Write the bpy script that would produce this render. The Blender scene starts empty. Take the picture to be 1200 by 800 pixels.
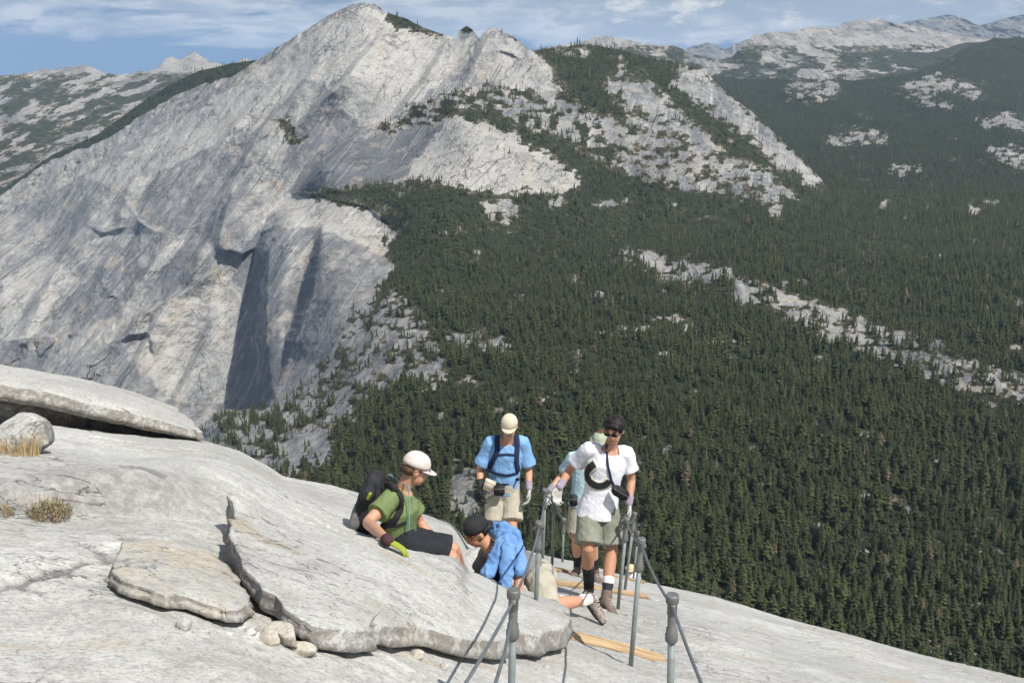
import bpy, bmesh, math, random
import numpy as np
from mathutils import Vector, Matrix
from mathutils.bvhtree import BVHTree
random.seed(7); np.random.seed(7)
S = bpy.context.scene
col = S.collection
R = math.radians
# ------------------------------------------------------------------ camera
F = 1200.0; PITCH = R(14.0); CP, SP = math.cos(PITCH), math.sin(PITCH); H = 1.9
cam = bpy.data.cameras.new('camera'); cam_o = bpy.data.objects.new('camera', cam); col.objects.link(cam_o)
cam.sensor_width = 36; cam.sensor_fit = 'HORIZONTAL'; cam.lens = 36 * F / 1200.0
cam.clip_start = 0.1; cam.clip_end = 80000
cam_o.location = (0, 0, 0); cam_o.rotation_euler = (R(90) - PITCH, 0, 0)
S.camera = cam_o
# ------------------------------------------------------------------ light and exposure
SUN_AZ_X, SUN_AZ_Y = 0.72, -0.69      # horizontal direction towards the sun (right and behind the camera)
SUN_EL = R(54)
sd = Vector((SUN_AZ_X, SUN_AZ_Y, 0)).normalized() * math.cos(SUN_EL) + Vector((0, 0, math.sin(SUN_EL)))
sun = bpy.data.lights.new('sun', 'SUN'); sun.energy = 4.6; sun.angle = R(0.5); sun.color = (1.0, 0.955, 0.89)
sun_o = bpy.data.objects.new('sun', sun); col.objects.link(sun_o)
sun_o.rotation_euler = sd.to_track_quat('Z', 'Y').to_euler(); sun_o.location = (30, -30, 60)
S.view_settings.view_transform = 'Standard'; S.view_settings.look = 'None'
S.view_settings.gamma = 1; S.view_settings.use_curve_mapping = False
S.view_settings.exposure = 0.42
W = bpy.data.worlds.new('World'); S.world = W; W.use_nodes = True
S.cycles.use_denoising = True
S.cycles.max_bounces = 5; S.cycles.diffuse_bounces = 2; S.cycles.glossy_bounces = 2
S.cycles.transmission_bounces = 2; S.cycles.volume_bounces = 0; S.cycles.transparent_max_bounces = 4

class NT:
    """small helper to wire shader nodes"""
    def __init__(s, tree): s.t = tree; s.n = tree.nodes; s.l = tree.links
    def add(s, kind, **kw):
        nd = s.n.new(kind)
        for k, v in kw.items(): setattr(nd, k, v)
        return nd
    def put(s, sock, v):
        if v is None: return
        if isinstance(v, bpy.types.NodeSocket): s.l.new(v, sock)
        elif isinstance(v, (tuple, list)) and len(v) == 3 and sock.type == 'RGBA': sock.default_value = (*v, 1)
        else: sock.default_value = v
    def math(s, op, a, b=None, c=None, clamp=False):
        nd = s.add('ShaderNodeMath', operation=op, use_clamp=clamp)
        s.put(nd.inputs[0], a); s.put(nd.inputs[1], b)
        if c is not None: s.put(nd.inputs[2], c)
        return nd.outputs[0]
    def dot(s, v, d):
        nd = s.add('ShaderNodeVectorMath', operation='DOT_PRODUCT'); s.put(nd.inputs[0], v); nd.inputs[1].default_value = d
        return nd.outputs['Value']
    def comb(s, x, y, z):
        nd = s.add('ShaderNodeCombineXYZ'); s.put(nd.inputs[0], x); s.put(nd.inputs[1], y); s.put(nd.inputs[2], z); return nd.outputs[0]
    def noise(s, vec, scale, detail=4, rough=0.55, dist=0.0, out=0):
        nd = s.add('ShaderNodeTexNoise'); s.put(nd.inputs['Vector'], vec)
        nd.inputs['Scale'].default_value = scale; nd.inputs['Detail'].default_value = detail
        nd.inputs['Roughness'].default_value = rough; nd.inputs['Distortion'].default_value = dist
        return nd.outputs[out]
    def vor(s, vec, scale, feature='F1'):
        nd = s.add('ShaderNodeTexVoronoi', feature=feature); s.put(nd.inputs['Vector'], vec); nd.inputs['Scale'].default_value = scale
        return nd.outputs[0]
    def ramp(s, v, a, b, lo=0.0, hi=1.0):
        nd = s.add('ShaderNodeMapRange', interpolation_type='SMOOTHSTEP'); s.put(nd.inputs[0], v)
        nd.inputs[1].default_value = a; nd.inputs[2].default_value = b; nd.inputs[3].default_value = lo; nd.inputs[4].default_value = hi
        return nd.outputs[0]
    def mix(s, f, a, b, mode='MIX'):
        nd = s.add('ShaderNodeMix', data_type='RGBA', blend_type=mode)
        s.put(nd.inputs[0], f); s.put(nd.inputs[6], a); s.put(nd.inputs[7], b); return nd.outputs[2]
    def bump(s, h, strength=0.5, dist=1.0, normal=None):
        nd = s.add('ShaderNodeBump'); s.put(nd.inputs['Height'], h); nd.inputs['Strength'].default_value = strength
        nd.inputs['Distance'].default_value = dist
        if normal is not None: s.put(nd.inputs['Normal'], normal)
        return nd.outputs[0]

def material(name):
    m = bpy.data.materials.new(name); m.use_nodes = True
    nt = NT(m.node_tree); b = m.node_tree.nodes['Principled BSDF']
    return m, nt, b

# ------------------------------------------------------------------ sky
nt = NT(W.node_tree); bg = W.node_tree.nodes['Background']
tc = nt.add('ShaderNodeTexCoord')
vadd = nt.add('ShaderNodeVectorMath', operation='ADD'); nt.put(vadd.inputs[0], tc.outputs['Generated']); vadd.inputs[1].default_value = (0, 0, 0.55)
vn = nt.add('ShaderNodeVectorMath', operation='NORMALIZE'); nt.put(vn.inputs[0], vadd.outputs[0])
sky = nt.add('ShaderNodeTexSky', sky_type='NISHITA'); sky.sun_disc = False
sky.sun_elevation = SUN_EL; sky.sun_rotation = math.atan2(SUN_AZ_X, SUN_AZ_Y)
sky.altitude = 2700; sky.air_density = 1.1; sky.dust_density = 0.3; sky.ozone_density = 2.0
nt.put(sky.inputs[0], vn.outputs[0])
sep = nt.add('ShaderNodeSeparateXYZ'); nt.put(sep.inputs[0], tc.outputs['Generated'])
zz = nt.math('ADD', nt.math('MAXIMUM', sep.outputs[2], 0.0), 0.035)
cu = nt.math('DIVIDE', sep.outputs[0], zz); cv = nt.math('DIVIDE', sep.outputs[1], zz)
sx, sz = sep.outputs[0], sep.outputs[2]
n1 = nt.noise(nt.comb(nt.math('MULTIPLY', sx, 7.0), 0.0, nt.math('MULTIPLY', sz, 34.0)), 1.0, 9, 0.62, 0.5)
n2 = nt.noise(nt.comb(nt.math('MULTIPLY', sx, 2.2), 4.0, nt.math('MULTIPLY', sz, 30.0)), 1.0, 5, 0.5, 0.2)
cov = nt.math('ADD', nt.ramp(sz, 0.020, 0.055, -0.16, 0.10), nt.ramp(sx, 0.0, 0.30, -0.02, 0.10))
dens_ = nt.math('ADD', nt.math('MULTIPLY_ADD', n1, 0.65, nt.math('MULTIPLY', n2, 0.35)), cov)
cl = nt.ramp(dens_, 0.44, 0.56)
n4 = nt.noise(nt.comb(nt.math('MULTIPLY', sx, 18.0), 1.0, nt.math('MULTIPLY_ADD', sz, 80.0, 0.35)), 1.0, 7, 0.6, 0.4)
ccol = nt.mix(nt.ramp(nt.math('ADD', n4, nt.math('MULTIPLY', nt.math('SUBTRACT', dens_, 0.55), -0.6)), 0.38, 0.62), (3.3, 3.9, 4.8), (6.3, 6.4, 6.8))
n3 = nt.noise(nt.comb(nt.math('MULTIPLY', sx, 17.0), 9.0, nt.math('MULTIPLY', sz, 34.0)), 1.0, 9, 0.68, 0.25)
cum = nt.math('MULTIPLY', nt.ramp(n3, 0.52, 0.64), nt.math('MULTIPLY', nt.ramp(sx, 0.0, 0.12), nt.ramp(sz, 0.012, 0.024)))
skc = nt.mix(1.0, sky.outputs[0], (0.50, 0.93, 1.17), 'MULTIPLY')
c1 = nt.mix(nt.math('MULTIPLY', cl, 0.85), skc, ccol)
c2 = nt.mix(nt.math('MULTIPLY', cum, 0.85), c1, (7.6, 7.4, 7.2))
nt.put(bg.inputs[0], c2); bg.inputs[1].default_value = 0.085

# ------------------------------------------------------------------ projection helpers (pixels of the 1200 x 800 photograph -> rays)
def at_pt(px, py):
    a = (np.asarray(px, float) - 600) / F; b = (400 - np.asarray(py, float)) / F
    dy = CP + b * SP; dz = -SP + b * CP
    return a / dy, dz / dy
def P(px, py, Y):
    a, t = at_pt(px, py); return Vector((float(a) * Y, Y, float(t) * Y))

def _h(ix, iy, iz, seed):
    h = (ix.astype(np.uint32) * np.uint32(374761393) + iy.astype(np.uint32) * np.uint32(668265263)
         + iz.astype(np.uint32) * np.uint32(2147483647) + np.uint32(seed * 144665 + 1013))
    h = (h ^ (h >> np.uint32(13))) * np.uint32(1274126177)
    h = (h ^ (h >> np.uint32(15))) * np.uint32(2246822519)
    h ^= h >> np.uint32(16)
    return h.astype(np.float32) / np.float32(4294967295.0)
def vn3(x, y, z, seed=0):
    """value noise in [-1, 1]"""
    x = np.asarray(x, np.float64); y = np.asarray(y, np.float64) + 0 * x; z = np.asarray(z, np.float64) + 0 * x
    ix = np.floor(x); iy = np.floor(y); iz = np.floor(z)
    fx = (x - ix).astype(np.float32); fy = (y - iy).astype(np.float32); fz = (z - iz).astype(np.float32)
    ix = ix.astype(np.int64); iy = iy.astype(np.int64); iz = iz.astype(np.int64)
    fx = fx * fx * (3 - 2 * fx); fy = fy * fy * (3 - 2 * fy); fz = fz * fz * (3 - 2 * fz)
    r = 0
    for dx in (0, 1):
        wx = fx if dx else 1 - fx
        for dy in (0, 1):
            wy = fy if dy else 1 - fy
            for dz in (0, 1):
                wz = fz if dz else 1 - fz
                r = r + wx * wy * wz * _h(ix + dx, iy + dy, iz + dz, seed)
    return r * 2 - 1
def fbm(x, y, z, oct=4, seed=0, gain=0.5, ridged=False):
    r = 0; a = 1.0; s = 1.0; tot = 0
    for o in range(oct):
        n = vn3(x * s + 17.3 * o, y * s + 5.1 * o, z * s + 9.7 * o, seed + o)
        if ridged: n = 1 - 2 * np.abs(n)
        r = r + a * n; tot += a; a *= gain; s *= 2.03
    return r / tot
def sstep(a, b, x):
    t = np.clip((np.asarray(x, float) - a) / (b - a), 0, 1); return t * t * (3 - 2 * t)
def tps(pts, vals):
    pts = np.array(pts, float) / 400.0; vals = np.array(vals, float); n = len(pts)
    d2 = ((pts[:, None] - pts[None]) ** 2).sum(-1)
    K = np.where(d2 > 0, d2 * np.log(d2 + 1e-12), 0) * 0.5 + np.eye(n) * 1e-4
    A = np.zeros((n + 3, n + 3)); A[:n, :n] = K; A[:n, n] = 1; A[:n, n + 1:] = pts; A[n, :n] = 1; A[n + 1:, :n] = pts.T
    w = np.linalg.solve(A, np.concatenate([vals, np.zeros(3)]))
    def f(x, y):
        sh = np.shape(x); q = np.stack([np.ravel(x), np.ravel(y)], 1) / 400.0
        out = np.empty(len(q))
        for i in range(0, len(q), 40000):
            p = q[i:i + 40000]; d2 = ((p[:, None] - pts[None]) ** 2).sum(-1)
            out[i:i + 40000] = (0.5 * d2 * np.log(d2 + 1e-12)) @ w[:n] + w[n] + p @ w[n + 1:]
        return out.reshape(sh)
    return f
def upsample(f, X, Yp, k=8):
    """evaluate a smooth f on a regular lattice and sample it bilinearly"""
    gx = np.arange(X.min() - 8, X.max() + 16, 8.0); gy = np.arange(Yp.min() - 8, Yp.max() + 16, 8.0)
    GX, GY = np.meshgrid(gx, gy); G = f(GX, GY)
    u = (X - gx[0]) / 8; v = (Yp - gy[0]) / 8; i = np.floor(u).astype(int); j = np.floor(v).astype(int); fu = u - i; fv = v - j
    return (G[j, i] * (1 - fu) + G[j, i + 1] * fu) * (1 - fv) + (G[j + 1, i] * (1 - fu) + G[j + 1, i + 1] * fu) * fv
def inpoly(poly, x, y):
    poly = np.array(poly, float); r = np.zeros(np.shape(x), bool); j = len(poly) - 1
    for i in range(len(poly)):
        xi, yi = poly[i]; xj, yj = poly[j]
        c = ((yi > y) != (yj > y)) & (x < (xj - xi) * (y - yi) / (yj - yi + 1e-12) + xi)
        r ^= c; j = i
    return r

# ------------------------------------------------------------------ object helpers
def tag(o, label=None, cat=None, group=None, kind=None):
    if label: o['label'] = label
    if cat: o['category'] = cat
    if group: o['group'] = group
    if kind: o['kind'] = kind
    return o
def empty(name, loc, rz=0.0):
    o = bpy.data.objects.new(name, None); col.objects.link(o); o.location = loc; o.rotation_euler.z = rz
    o.empty_display_size = 0.2; return o
_inv = {}
def link(name, me, mats, parent=None, smooth=True):
    me.materials.clear()
    for m in (mats if isinstance(mats, (list, tuple)) else [mats]): me.materials.append(m)
    if smooth and len(me.polygons): me.polygons.foreach_set('use_smooth', np.ones(len(me.polygons), bool))
    o = bpy.data.objects.new(name, me); col.objects.link(o)
    if parent is not None:
        o.parent = parent; M = Matrix.Identity(4); q = parent
        chain = []
        while q is not None: chain.append(q); q = q.parent
        for q in reversed(chain): M = M @ q.matrix_parent_inverse @ q.matrix_basis
        o.matrix_parent_inverse = M.inverted()
    return o
def mesh_np(name, V, Fc, k):
    """V (n,3); Fc (m,k)"""
    me = bpy.data.meshes.new(name); V = np.ascontiguousarray(V, np.float32); Fc = np.ascontiguousarray(Fc, np.int32)
    me.vertices.add(len(V)); me.vertices.foreach_set('co', V.ravel())
    me.loops.add(Fc.size); me.loops.foreach_set('vertex_index', Fc.ravel())
    me.polygons.add(len(Fc)); me.polygons.foreach_set('loop_start', np.arange(0, Fc.size, k, dtype=np.int32))
    me.polygons.foreach_set('loop_total', np.full(len(Fc), k, np.int32))
    me.update(calc_edges=True); return me
def grid_faces(nr, nc):
    i = np.arange(nr * nc).reshape(nr, nc)
    return np.stack([i[:-1, :-1], i[:-1, 1:], i[1:, 1:], i[1:, :-1]], -1).reshape(-1, 4)
def vattr(me, name, vals):
    a = me.attributes.new(name, 'FLOAT', 'POINT'); a.data.foreach_set('value', np.ascontiguousarray(vals, np.float32).ravel())
# ================================================================== DISTANT TERRAIN
def terrain_mat(name, u_dir=(0.83, 0, -0.55), w_dir=(0.55, 0, 0.83), far=1.0, dark=(0.145, 0.153, 0.168), pale=(0.47, 0.455, 0.42), soil=(0.075, 0.066, 0.045), soil2=(0.026, 0.035, 0.018)):
    m, n, b = material(name)
    tc = n.add('ShaderNodeTexCoord').outputs['Object']
    at = n.add('ShaderNodeAttribute', attribute_name='forest').outputs['Fac']
    tone = n.add('ShaderNodeAttribute', attribute_name='tone').outputs['Fac']
    u = n.dot(tc, u_dir); w = n.dot(tc, w_dir); y = n.dot(tc, (0, 1, 0))
    k = 1.0 / far
    sv = n.comb(n.math('MULTIPLY', u, k / 55), n.math('MULTIPLY', y, k / 500), n.math('MULTIPLY', w, k / 380))
    st = n.noise(sv, 1.0, 7, 0.62, 0.5)
    sv2 = n.comb(n.math('MULTIPLY', u, k / 9), n.math('MULTIPLY', y, k / 200), n.math('MULTIPLY', w, k / 150))
    st2 = n.noise(sv2, 1.0, 4, 0.6, 0.8)
    blot = n.noise(tc, k / 240, 5, 0.6, 0.6)
    v = n.math('MULTIPLY_ADD', st, 0.50, n.math('MULTIPLY', st2, 0.12))
    v = n.math('ADD', v, 0.085)
    v = n.math('ADD', v, n.math('MULTIPLY_ADD', blot, 0.28, 0.085))
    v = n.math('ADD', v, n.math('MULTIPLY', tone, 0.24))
    iso = n.noise(tc, k / 45, 8, 0.72, 0.4)
    v = n.math('MULTIPLY_ADD', iso, 0.50, n.math('SUBTRACT', v, 0.25))
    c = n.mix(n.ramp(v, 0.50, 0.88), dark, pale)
    wl = n.noise(n.comb(n.math('MULTIPLY', u, k / 22), n.math('MULTIPLY', y, k / 900), n.math('MULTIPLY', w, k / 700)), 1.0, 4, 0.6, 0.3)
    c = n.mix(n.math('MULTIPLY', n.ramp(wl, 0.60, 0.70), 0.5), c, (0.55, 0.545, 0.53))
    tan_ = n.math('MULTIPLY', n.ramp(n.noise(tc, k / 130, 5, 0.65, 1.2), 0.53, 0.68), 0.65)
    c = n.mix(tan_, c, (0.43, 0.365, 0.29))
    wv = n.add('ShaderNodeVectorMath', operation='ADD'); n.put(wv.inputs[0], n.comb(n.math('MULTIPLY', u, k / 95), n.math('MULTIPLY', y, k / 400), n.math('MULTIPLY', w, k / 190)))
    wz = n.add('ShaderNodeVectorMath', operation='SCALE'); n.put(wz.inputs[0], n.noise(tc, k / 120, 5, 0.65, out=1)); wz.inputs['Scale'].default_value = 1.5; n.put(wv.inputs[1], wz.outputs[0])
    ve = n.vor(wv.outputs[0], 1.0, 'DISTANCE_TO_EDGE')
    vm = n.math('MULTIPLY', n.ramp(ve, 0.0, 0.055, 1, 0), n.ramp(n.noise(tc, k / 150, 3), 0.44, 0.58))
    c = n.mix(n.math('MULTIPLY', vm, 0.6), c, (0.10, 0.105, 0.115))
    da = n.noise(n.comb(n.math('MULTIPLY', n.dot(tc, (1, 0, 0.25)), k / 34), n.math('MULTIPLY', y, k / 200), n.math('MULTIPLY', n.dot(tc, (-0.25, 0, 1)), k / 9)), 1.0, 6, 0.7, 1.2)
    dm = n.math('MULTIPLY', n.ramp(da, 0.575, 0.63), n.ramp(n.noise(tc, k / 170, 4, 0.6), 0.42, 0.58))
    c = n.mix(n.math('MULTIPLY', dm, 0.5), c, (0.085, 0.09, 0.10))
    ll = n.noise(n.comb(n.math('MULTIPLY', u, k / 150), n.math('MULTIPLY', y, k / 3000), n.math('MULTIPLY', w, k / 1300)), 1.0, 5, 0.55, 0.9)
    lm = n.math('MULTIPLY', n.ramp(n.math('ABSOLUTE', n.math('SUBTRACT', ll, 0.5)), 0.0, 0.007, 1, 0), n.ramp(n.noise(tc, k / 300, 3), 0.42, 0.55))
    c = n.mix(n.math('MULTIPLY', lm, 0.5), c, (0.09, 0.095, 0.11))
    c = n.mix(n.math('MULTIPLY', n.ramp(n.math('ABSOLUTE', n.math('SUBTRACT', ll, 0.522)), 0.0, 0.012, 1, 0), 0.45), c, pale)
    crk = n.noise(sv2, 1.1, 6, 0.7, 2.0)
    c = n.mix(n.math('MULTIPLY', n.ramp(n.math('ABSOLUTE', n.math('SUBTRACT', crk, 0.5)), 0.0, 0.035, 1, 0), 0.38), c, (0.13, 0.13, 0.13))
    spk = n.noise(tc, k / 9, 6, 0.85)
    c = n.mix(n.math('MULTIPLY', n.ramp(spk, 0.50, 0.66), 0.5), c, (0.14, 0.14, 0.135))
    bare = n.ramp(n.noise(tc, k / 22, 5, 0.65), 0.52, 0.60)
    sc = n.mix(bare, n.mix(n.noise(tc, k / 60, 3), soil, soil2), (0.25, 0.215, 0.165))
    sc = n.mix(n.ramp(at, 0.55, 0.95), sc, n.mix(n.math('MULTIPLY', bare, 0.35), soil2, soil))
    c = n.mix(n.ramp(n.math('ADD', at, n.math('MULTIPLY_ADD', n.noise(tc, k / 35, 5, 0.7), 0.7, -0.35)), 0.28, 0.5), c, sc)
    n.put(b.inputs['Base Color'], c); b.inputs['Roughness'].default_value = 0.93
    b.inputs['Specular IOR Level'].default_value = 0.15
    hgt = n.math('MULTIPLY_ADD', st, 12.0 * far, n.math('MULTIPLY_ADD', st2, 2.0 * far, n.math('MULTIPLY', n.noise(tc, k / 30, 8, 0.72, 0.6), 20.0 * far)))
    hgt = n.math('MULTIPLY_ADD', vm, -5.0 * far, n.math('MULTIPLY_ADD', dm, -4.0 * far, n.math('MULTIPLY_ADD', lm, -6.0 * far, hgt)))
    n.put(b.inputs['Normal'], n.bump(hgt, 0.85, 1.0))
    return m

def polydens(polys, x, y, base, seed, jit=7):
    tot = np.zeros(np.shape(x))
    for r, (jx, jy) in enumerate([(0, 0), (5, -2.5), (-5, 2), (2, 5), (-3, -5), (10, 1), (-10, -1), (1, 8), (-1, -8)]):
        k = jit / 7.0; q = fbm(x / 11, y / 7, 0, 4, seed, 0.62); q2 = fbm(x / 11, y / 7, 7.7, 4, seed + 3, 0.62)
        xx = x + jit * 2.0 * q + jx * k * 0.7; yy = y + jit * 1.3 * q2 + jy * k * 0.6
        d = np.full(np.shape(x), base, float)
        for v, poly in polys:
            d = np.where(inpoly(poly, xx, yy), v, d)
        tot += d
    return tot / 9
def sheet(name, sil, x0, x1, ybot, nc, nr, depth, mat, label=None, dens=None, tone=None, amp=None, back=24, bdrop=0.45, sil_jit=1.0, k=8):
    """A massif as real 3-D surface: columns fan out from the viewpoint, rows climb from its foot to its skyline, then the far side falls away."""
    px = np.linspace(x0, x1, nc)
    L = np.interp(px, [p[0] for p in sil], [p[1] for p in sil]) + sil_jit * fbm(px / 9, 0 * px, 0 * px + len(name), 4, 5, 0.6)
    v = np.linspace(0, 1, nr)[:, None]
    X = np.repeat(px[None], nr, 0); Yp = ybot + (L[None] - ybot) * v
    D = upsample(depth, X, Yp, k) if k > 1 else depth(X, Yp)
    a, t = at_pt(X, Yp)
    if amp is not None: D = D * (1 + amp(X, Yp, a * D, D, t * D))
    V = np.stack([a * D, D, t * D], -1)
    # far side
    rows = []
    d0 = D[-1]; z0 = V[-1, :, 2]; ar = a[-1]
    for j in range(1, back + 1):
        g = (j / back) ** 1.6; dd = d0 * (1 + 0.22 * g)
        zz = z0 - (dd - d0) * bdrop * (0.35 + 0.65 * g) - d0 * 0.002 * g + 0.002 * d0 * g * fbm(ar * 60, dd / d0 * 20, 0 * ar, 3, 3)
        rows.append(np.stack([ar * dd, dd, zz], -1))
    VV = np.concatenate([V, np.stack(rows)], 0)
    me = mesh_np(name, VV.reshape(-1, 3), grid_faces(nr + back, nc), 4)
    ds = dens(X, Yp) if dens is not None else np.zeros_like(X)
    tn = tone(X, Yp) if tone is not None else np.zeros_like(X)
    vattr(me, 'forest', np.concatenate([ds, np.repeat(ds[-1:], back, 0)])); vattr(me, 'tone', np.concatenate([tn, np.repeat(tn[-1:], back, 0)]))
    o = link(name, me, mat); tag(o, label, None, None, 'structure')
    return dict(X=X, Yp=Yp, V=V, ds=ds, o=o)

def zfloor(py):
    return np.interp(py, [215, 250, 300, 400, 500, 600, 700, 800, 900], [-405, -430, -462, -500, -522, -536, -545, -550, -553])
def yfloor(py):
    _, t = at_pt(0, py); return zfloor(py) / t

# ---- the massif opposite, its buttress and the forested valley in front of it
shared = [(-150,300,5600),(0,245,5250),(100,200,5000),(200,148,4850),(250,107,4780),(300,72,4700),(350,40,4620),(400,12,4560),(425,4,4530),
 (450,14,4530),(500,38,4480),(545,36,4400),(575,32,4280),(620,62,4300),(600,80,4120),(560,95,4120),(640,100,4250),(660,60,4750),(700,56,4950),
 (780,75,4700),(700,100,4250),(740,98,4250),(800,112,4230),(850,122,4250),(900,160,4150),(960,214,4000),(400,100,4250),(450,100,4200),(500,80,4300),
 (350,100,4450),(300,150,4380),(400,180,3980),(450,180,3850),(500,150,3850),(540,135,3680),(480,200,3560),(560,210,3300),(620,210,3330),(675,215,3420),
 (610,165,3560),(250,200,4330),(150,230,4620),(50,270,4950),(760,160,3900),(820,190,3830),(880,225,3680),(700,180,3750),(1000,222,4200),(1100,222,4300),(1250,222,4300),(1350,222,4300)]
Aonly = [(345,232,4020),(300,260,3980),(290,300,3860),(280,350,3720),(270,400,3580),(255,450,3440),(235,495,3330),(200,300,4050),(150,350,3930),(100,300,4380),
 (100,400,3820),(0,350,4300),(0,430,3900),(150,450,3480),(200,400,3720),(0,600,3000),(-150,450,4000),(-150,700,2600),(250,600,2800),(400,500,2900),(500,700,2400),(400,350,3600),(0,920,1900),(500,920,1800)]
Bonly = [(345,232,3800),(400,238,3450),(440,250,3300),(460,270,3200),(330,262,3560),(320,300,3330),(310,350,3150),(300,400,3000),(290,470,2800),
 (360,300,3180),(360,350,3040),(340,420,2820),(400,335,2900),(430,340,2780),(400,372,2640),(300,490,2450),(480,250,3120),(500,300,2720),(450,350,2500),(400,420,2260),
 (340,500,2020),(290,520,2050),(500,450,1800),(500,550,1440),(400,560,1560),(200,650,1700),(200,920,900),(0,920,1000),(0,600,2400)]
for x in (600, 720, 860, 1000, 1180, 1350):
    for y in (250, 300, 350, 400, 500, 600, 700, 800, 920):
        if x == 600 and y < 300: continue
        Bonly.append((x, y, float(yfloor(y)) * (1 + 0.02 * math.sin(x * 0.013 + y * 0.021))))
fA = tps([(p[0], p[1]) for p in shared + Aonly], np.log([p[2] for p in shared + Aonly]))
fB = tps([(p[0], p[1]) for p in shared + Bonly], np.log([p[2] for p in shared + Bonly]))
EY = [0, 232, 250, 290, 340, 400, 440, 478, 500, 560, 920]; EX = [345, 345, 314, 299, 291, 277, 268, 262, 236, 210, 150]
EWX = [90, 55, 26, 18, 22, 36, 50, 62, 30, 30, 30]
def step_curve(X, Yp, ys, xs, ws, dl):
    xe = np.interp(Yp, ys, xs) + 3.5 * fbm(Yp / 11, X / 30, 0 * Yp, 5, 31, .65); w = np.interp(Yp, ys, ws); d = np.interp(Yp, ys, dl, left=0, right=0)
    r = (X - xe) / w
    return d * sstep(0, 1, r), r
def mass_depth_lo(X, Yp):
    return np.exp(np.where(X < 150, fA(X, Yp), fA(X, Yp)))
def mass_depth(X, Yp):
    A = np.exp(upsample(fA, X, Yp, 8)); B = np.exp(upsample(fB, X, Yp, 8))
    jx = 4.5 * fbm(X / 16, Yp / 12, 0, 5, 41, .65)
    xe = np.interp(Yp, EY, EX); w = np.interp(Yp, EY, EWX)
    r = (X + jx - xe) / w
    m = np.where(Yp > 225, np.clip(r, 0, 1) ** 0.8, sstep(0, 1, r))
    m = np.where(r > 1, 1, m)
    Dp = A + (np.minimum(B, A) - A) * m
    Dp = np.where((Yp < 232), A + (B - A) * m, Dp)
    # second, smaller prow right of the shadowed recess
    s2, r2 = step_curve(X, Yp, [262, 275, 300, 350, 400, 440, 452], [374, 369, 362, 347, 333, 325, 324], [6, 9, 14, 20, 14, 8, 8], [0, 110, 250, 300, 170, 40, 0])
    _rec = 0 and np.interp(Yp, [262, 300, 350, 400, 440], [0, 110, 230, 200, 0], left=0, right=0) * np.exp(-((X - np.interp(Yp, [262, 350, 440], [372, 352, 325]) + 2) / 22.0) ** 2)
    Dp = Dp - s2 * np.exp(-np.maximum(r2 - 1, 0) ** 2 / 14)
    # rounded brow of the first buttress and ledge under the second
    Dp = Dp + 0 * sstep(352, 366, Yp) * np.exp(-((X - 405) / 32.0) ** 2) * (1 - sstep(385, 450, Yp)) * -1
    # the swelling prows themselves
    Dp = Dp - 95 * np.exp(-((X - np.interp(Yp, [240, 350, 460], [343, 330, 318])) / 17.0) ** 2) * sstep(236, 275, Yp) * (1 - sstep(420, 480, Yp))
    Dp = Dp - 45 * np.exp(-((X - np.interp(Yp, [262, 350, 420], [408, 400, 372])) / 24.0) ** 2) * sstep(250, 290, Yp) * (1 - sstep(310, 430, Yp))
    # ribs, gullies and ledges of the great wall (right side of each line stands nearer; ledges: below the line stands nearer)
    def rib(ys, xs, w, dl, fall=4.0):
        nonlocal Dp
        w = np.interp(Yp, ys, w) if isinstance(w, (list, tuple)) else w
        xe = np.interp(Yp, ys, xs) + 3.0 * fbm(Yp / 13, 0 * Yp + xs[0], 0 * Yp, 4, 31, .6); r = (X - xe) / w
        d = np.interp(Yp, ys, dl, left=0, right=0)
        Dp = Dp - d * np.clip(r, 0, 1) * np.exp(-np.maximum(r - 1, 0) / fall)
    def ledge(xs, ys, w, dl, fall=5.0, over=False):
        nonlocal Dp
        ye = np.interp(X, xs, ys) + 2.2 * fbm(X / 12, 0 * X + ys[0], 0 * X, 4, 33, .6); r = ((Yp - ye) if not over else (ye - Yp)) / w
        d = np.interp(X, xs, dl, left=0, right=0)
        Dp = Dp - d * np.clip(r, 0, 1) * np.exp(-np.maximum(r - 1, 0) / fall)
    rib([60, 95, 150, 215, 270, 330, 350], [372, 350, 300, 262, 238, 212, 205], 9, [0, 90, 130, 120, 90, 40, 0], 5)
    rib([20, 50, 90, 130, 160], [452, 432, 400, 360, 330], 8, [0, 70, 110, 80, 0], 5)
    rib([40, 80, 120, 165], [520, 500, 470, 430], 8, [0, 80, 100, 0], 5)
    rib([30, 60, 100, 130], [566, 556, 532, 512], 10, [0, 130, 150, 0], 4)
    rib([140, 165, 200, 222, 238], [432, 400, 362, 342, 332], 12, [0, 110, 150, 70, 0], 5)
    rib([205, 225, 260, 292, 304], [277, 266, 254, 250, 249], 7, [0, 50, 70, 30, 0], 5)
    rib([190, 225, 255, 275], [160, 143, 134, 128], 8, [0, 90, 110, 0], 4)
    rib([150, 200, 250, 300, 350], [215, 180, 158, 120, 92], 9, [0, 70, 110, 90, 0], 5)
    rib([240, 290, 350, 420], [95, 72, 40, 10], 9, [0, 90, 110, 0], 5)
    rib([300, 350, 400, 450], [60, 35, 10, -20], 9, [0, 80, 80, 0], 5)
    rib([335, 380, 430, 480], [200, 176, 148, 120], 8, [0, 110, 90, 0], 5)
    rib([360, 400, 440, 478], [252, 232, 212, 190], 8, [0, 80, 50, 0], 5)
    rib([100, 150, 200], [305, 265, 232], 8, [0, 90, 0], 5)
    ledge([85, 101, 146, 165, 214, 247, 262], [440, 421, 388, 365, 339, 316, 306], 5, [0, 60, 120, 140, 140, 110, 0], 7)
    ledge([128, 145, 165, 190, 217], [232, 226, 258, 268, 278], 4, [0, 50, 90, 80, 0], 6)
    ledge([95, 120, 160], [262, 276, 268], 4, [0, 60, 0], 5, True)
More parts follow.
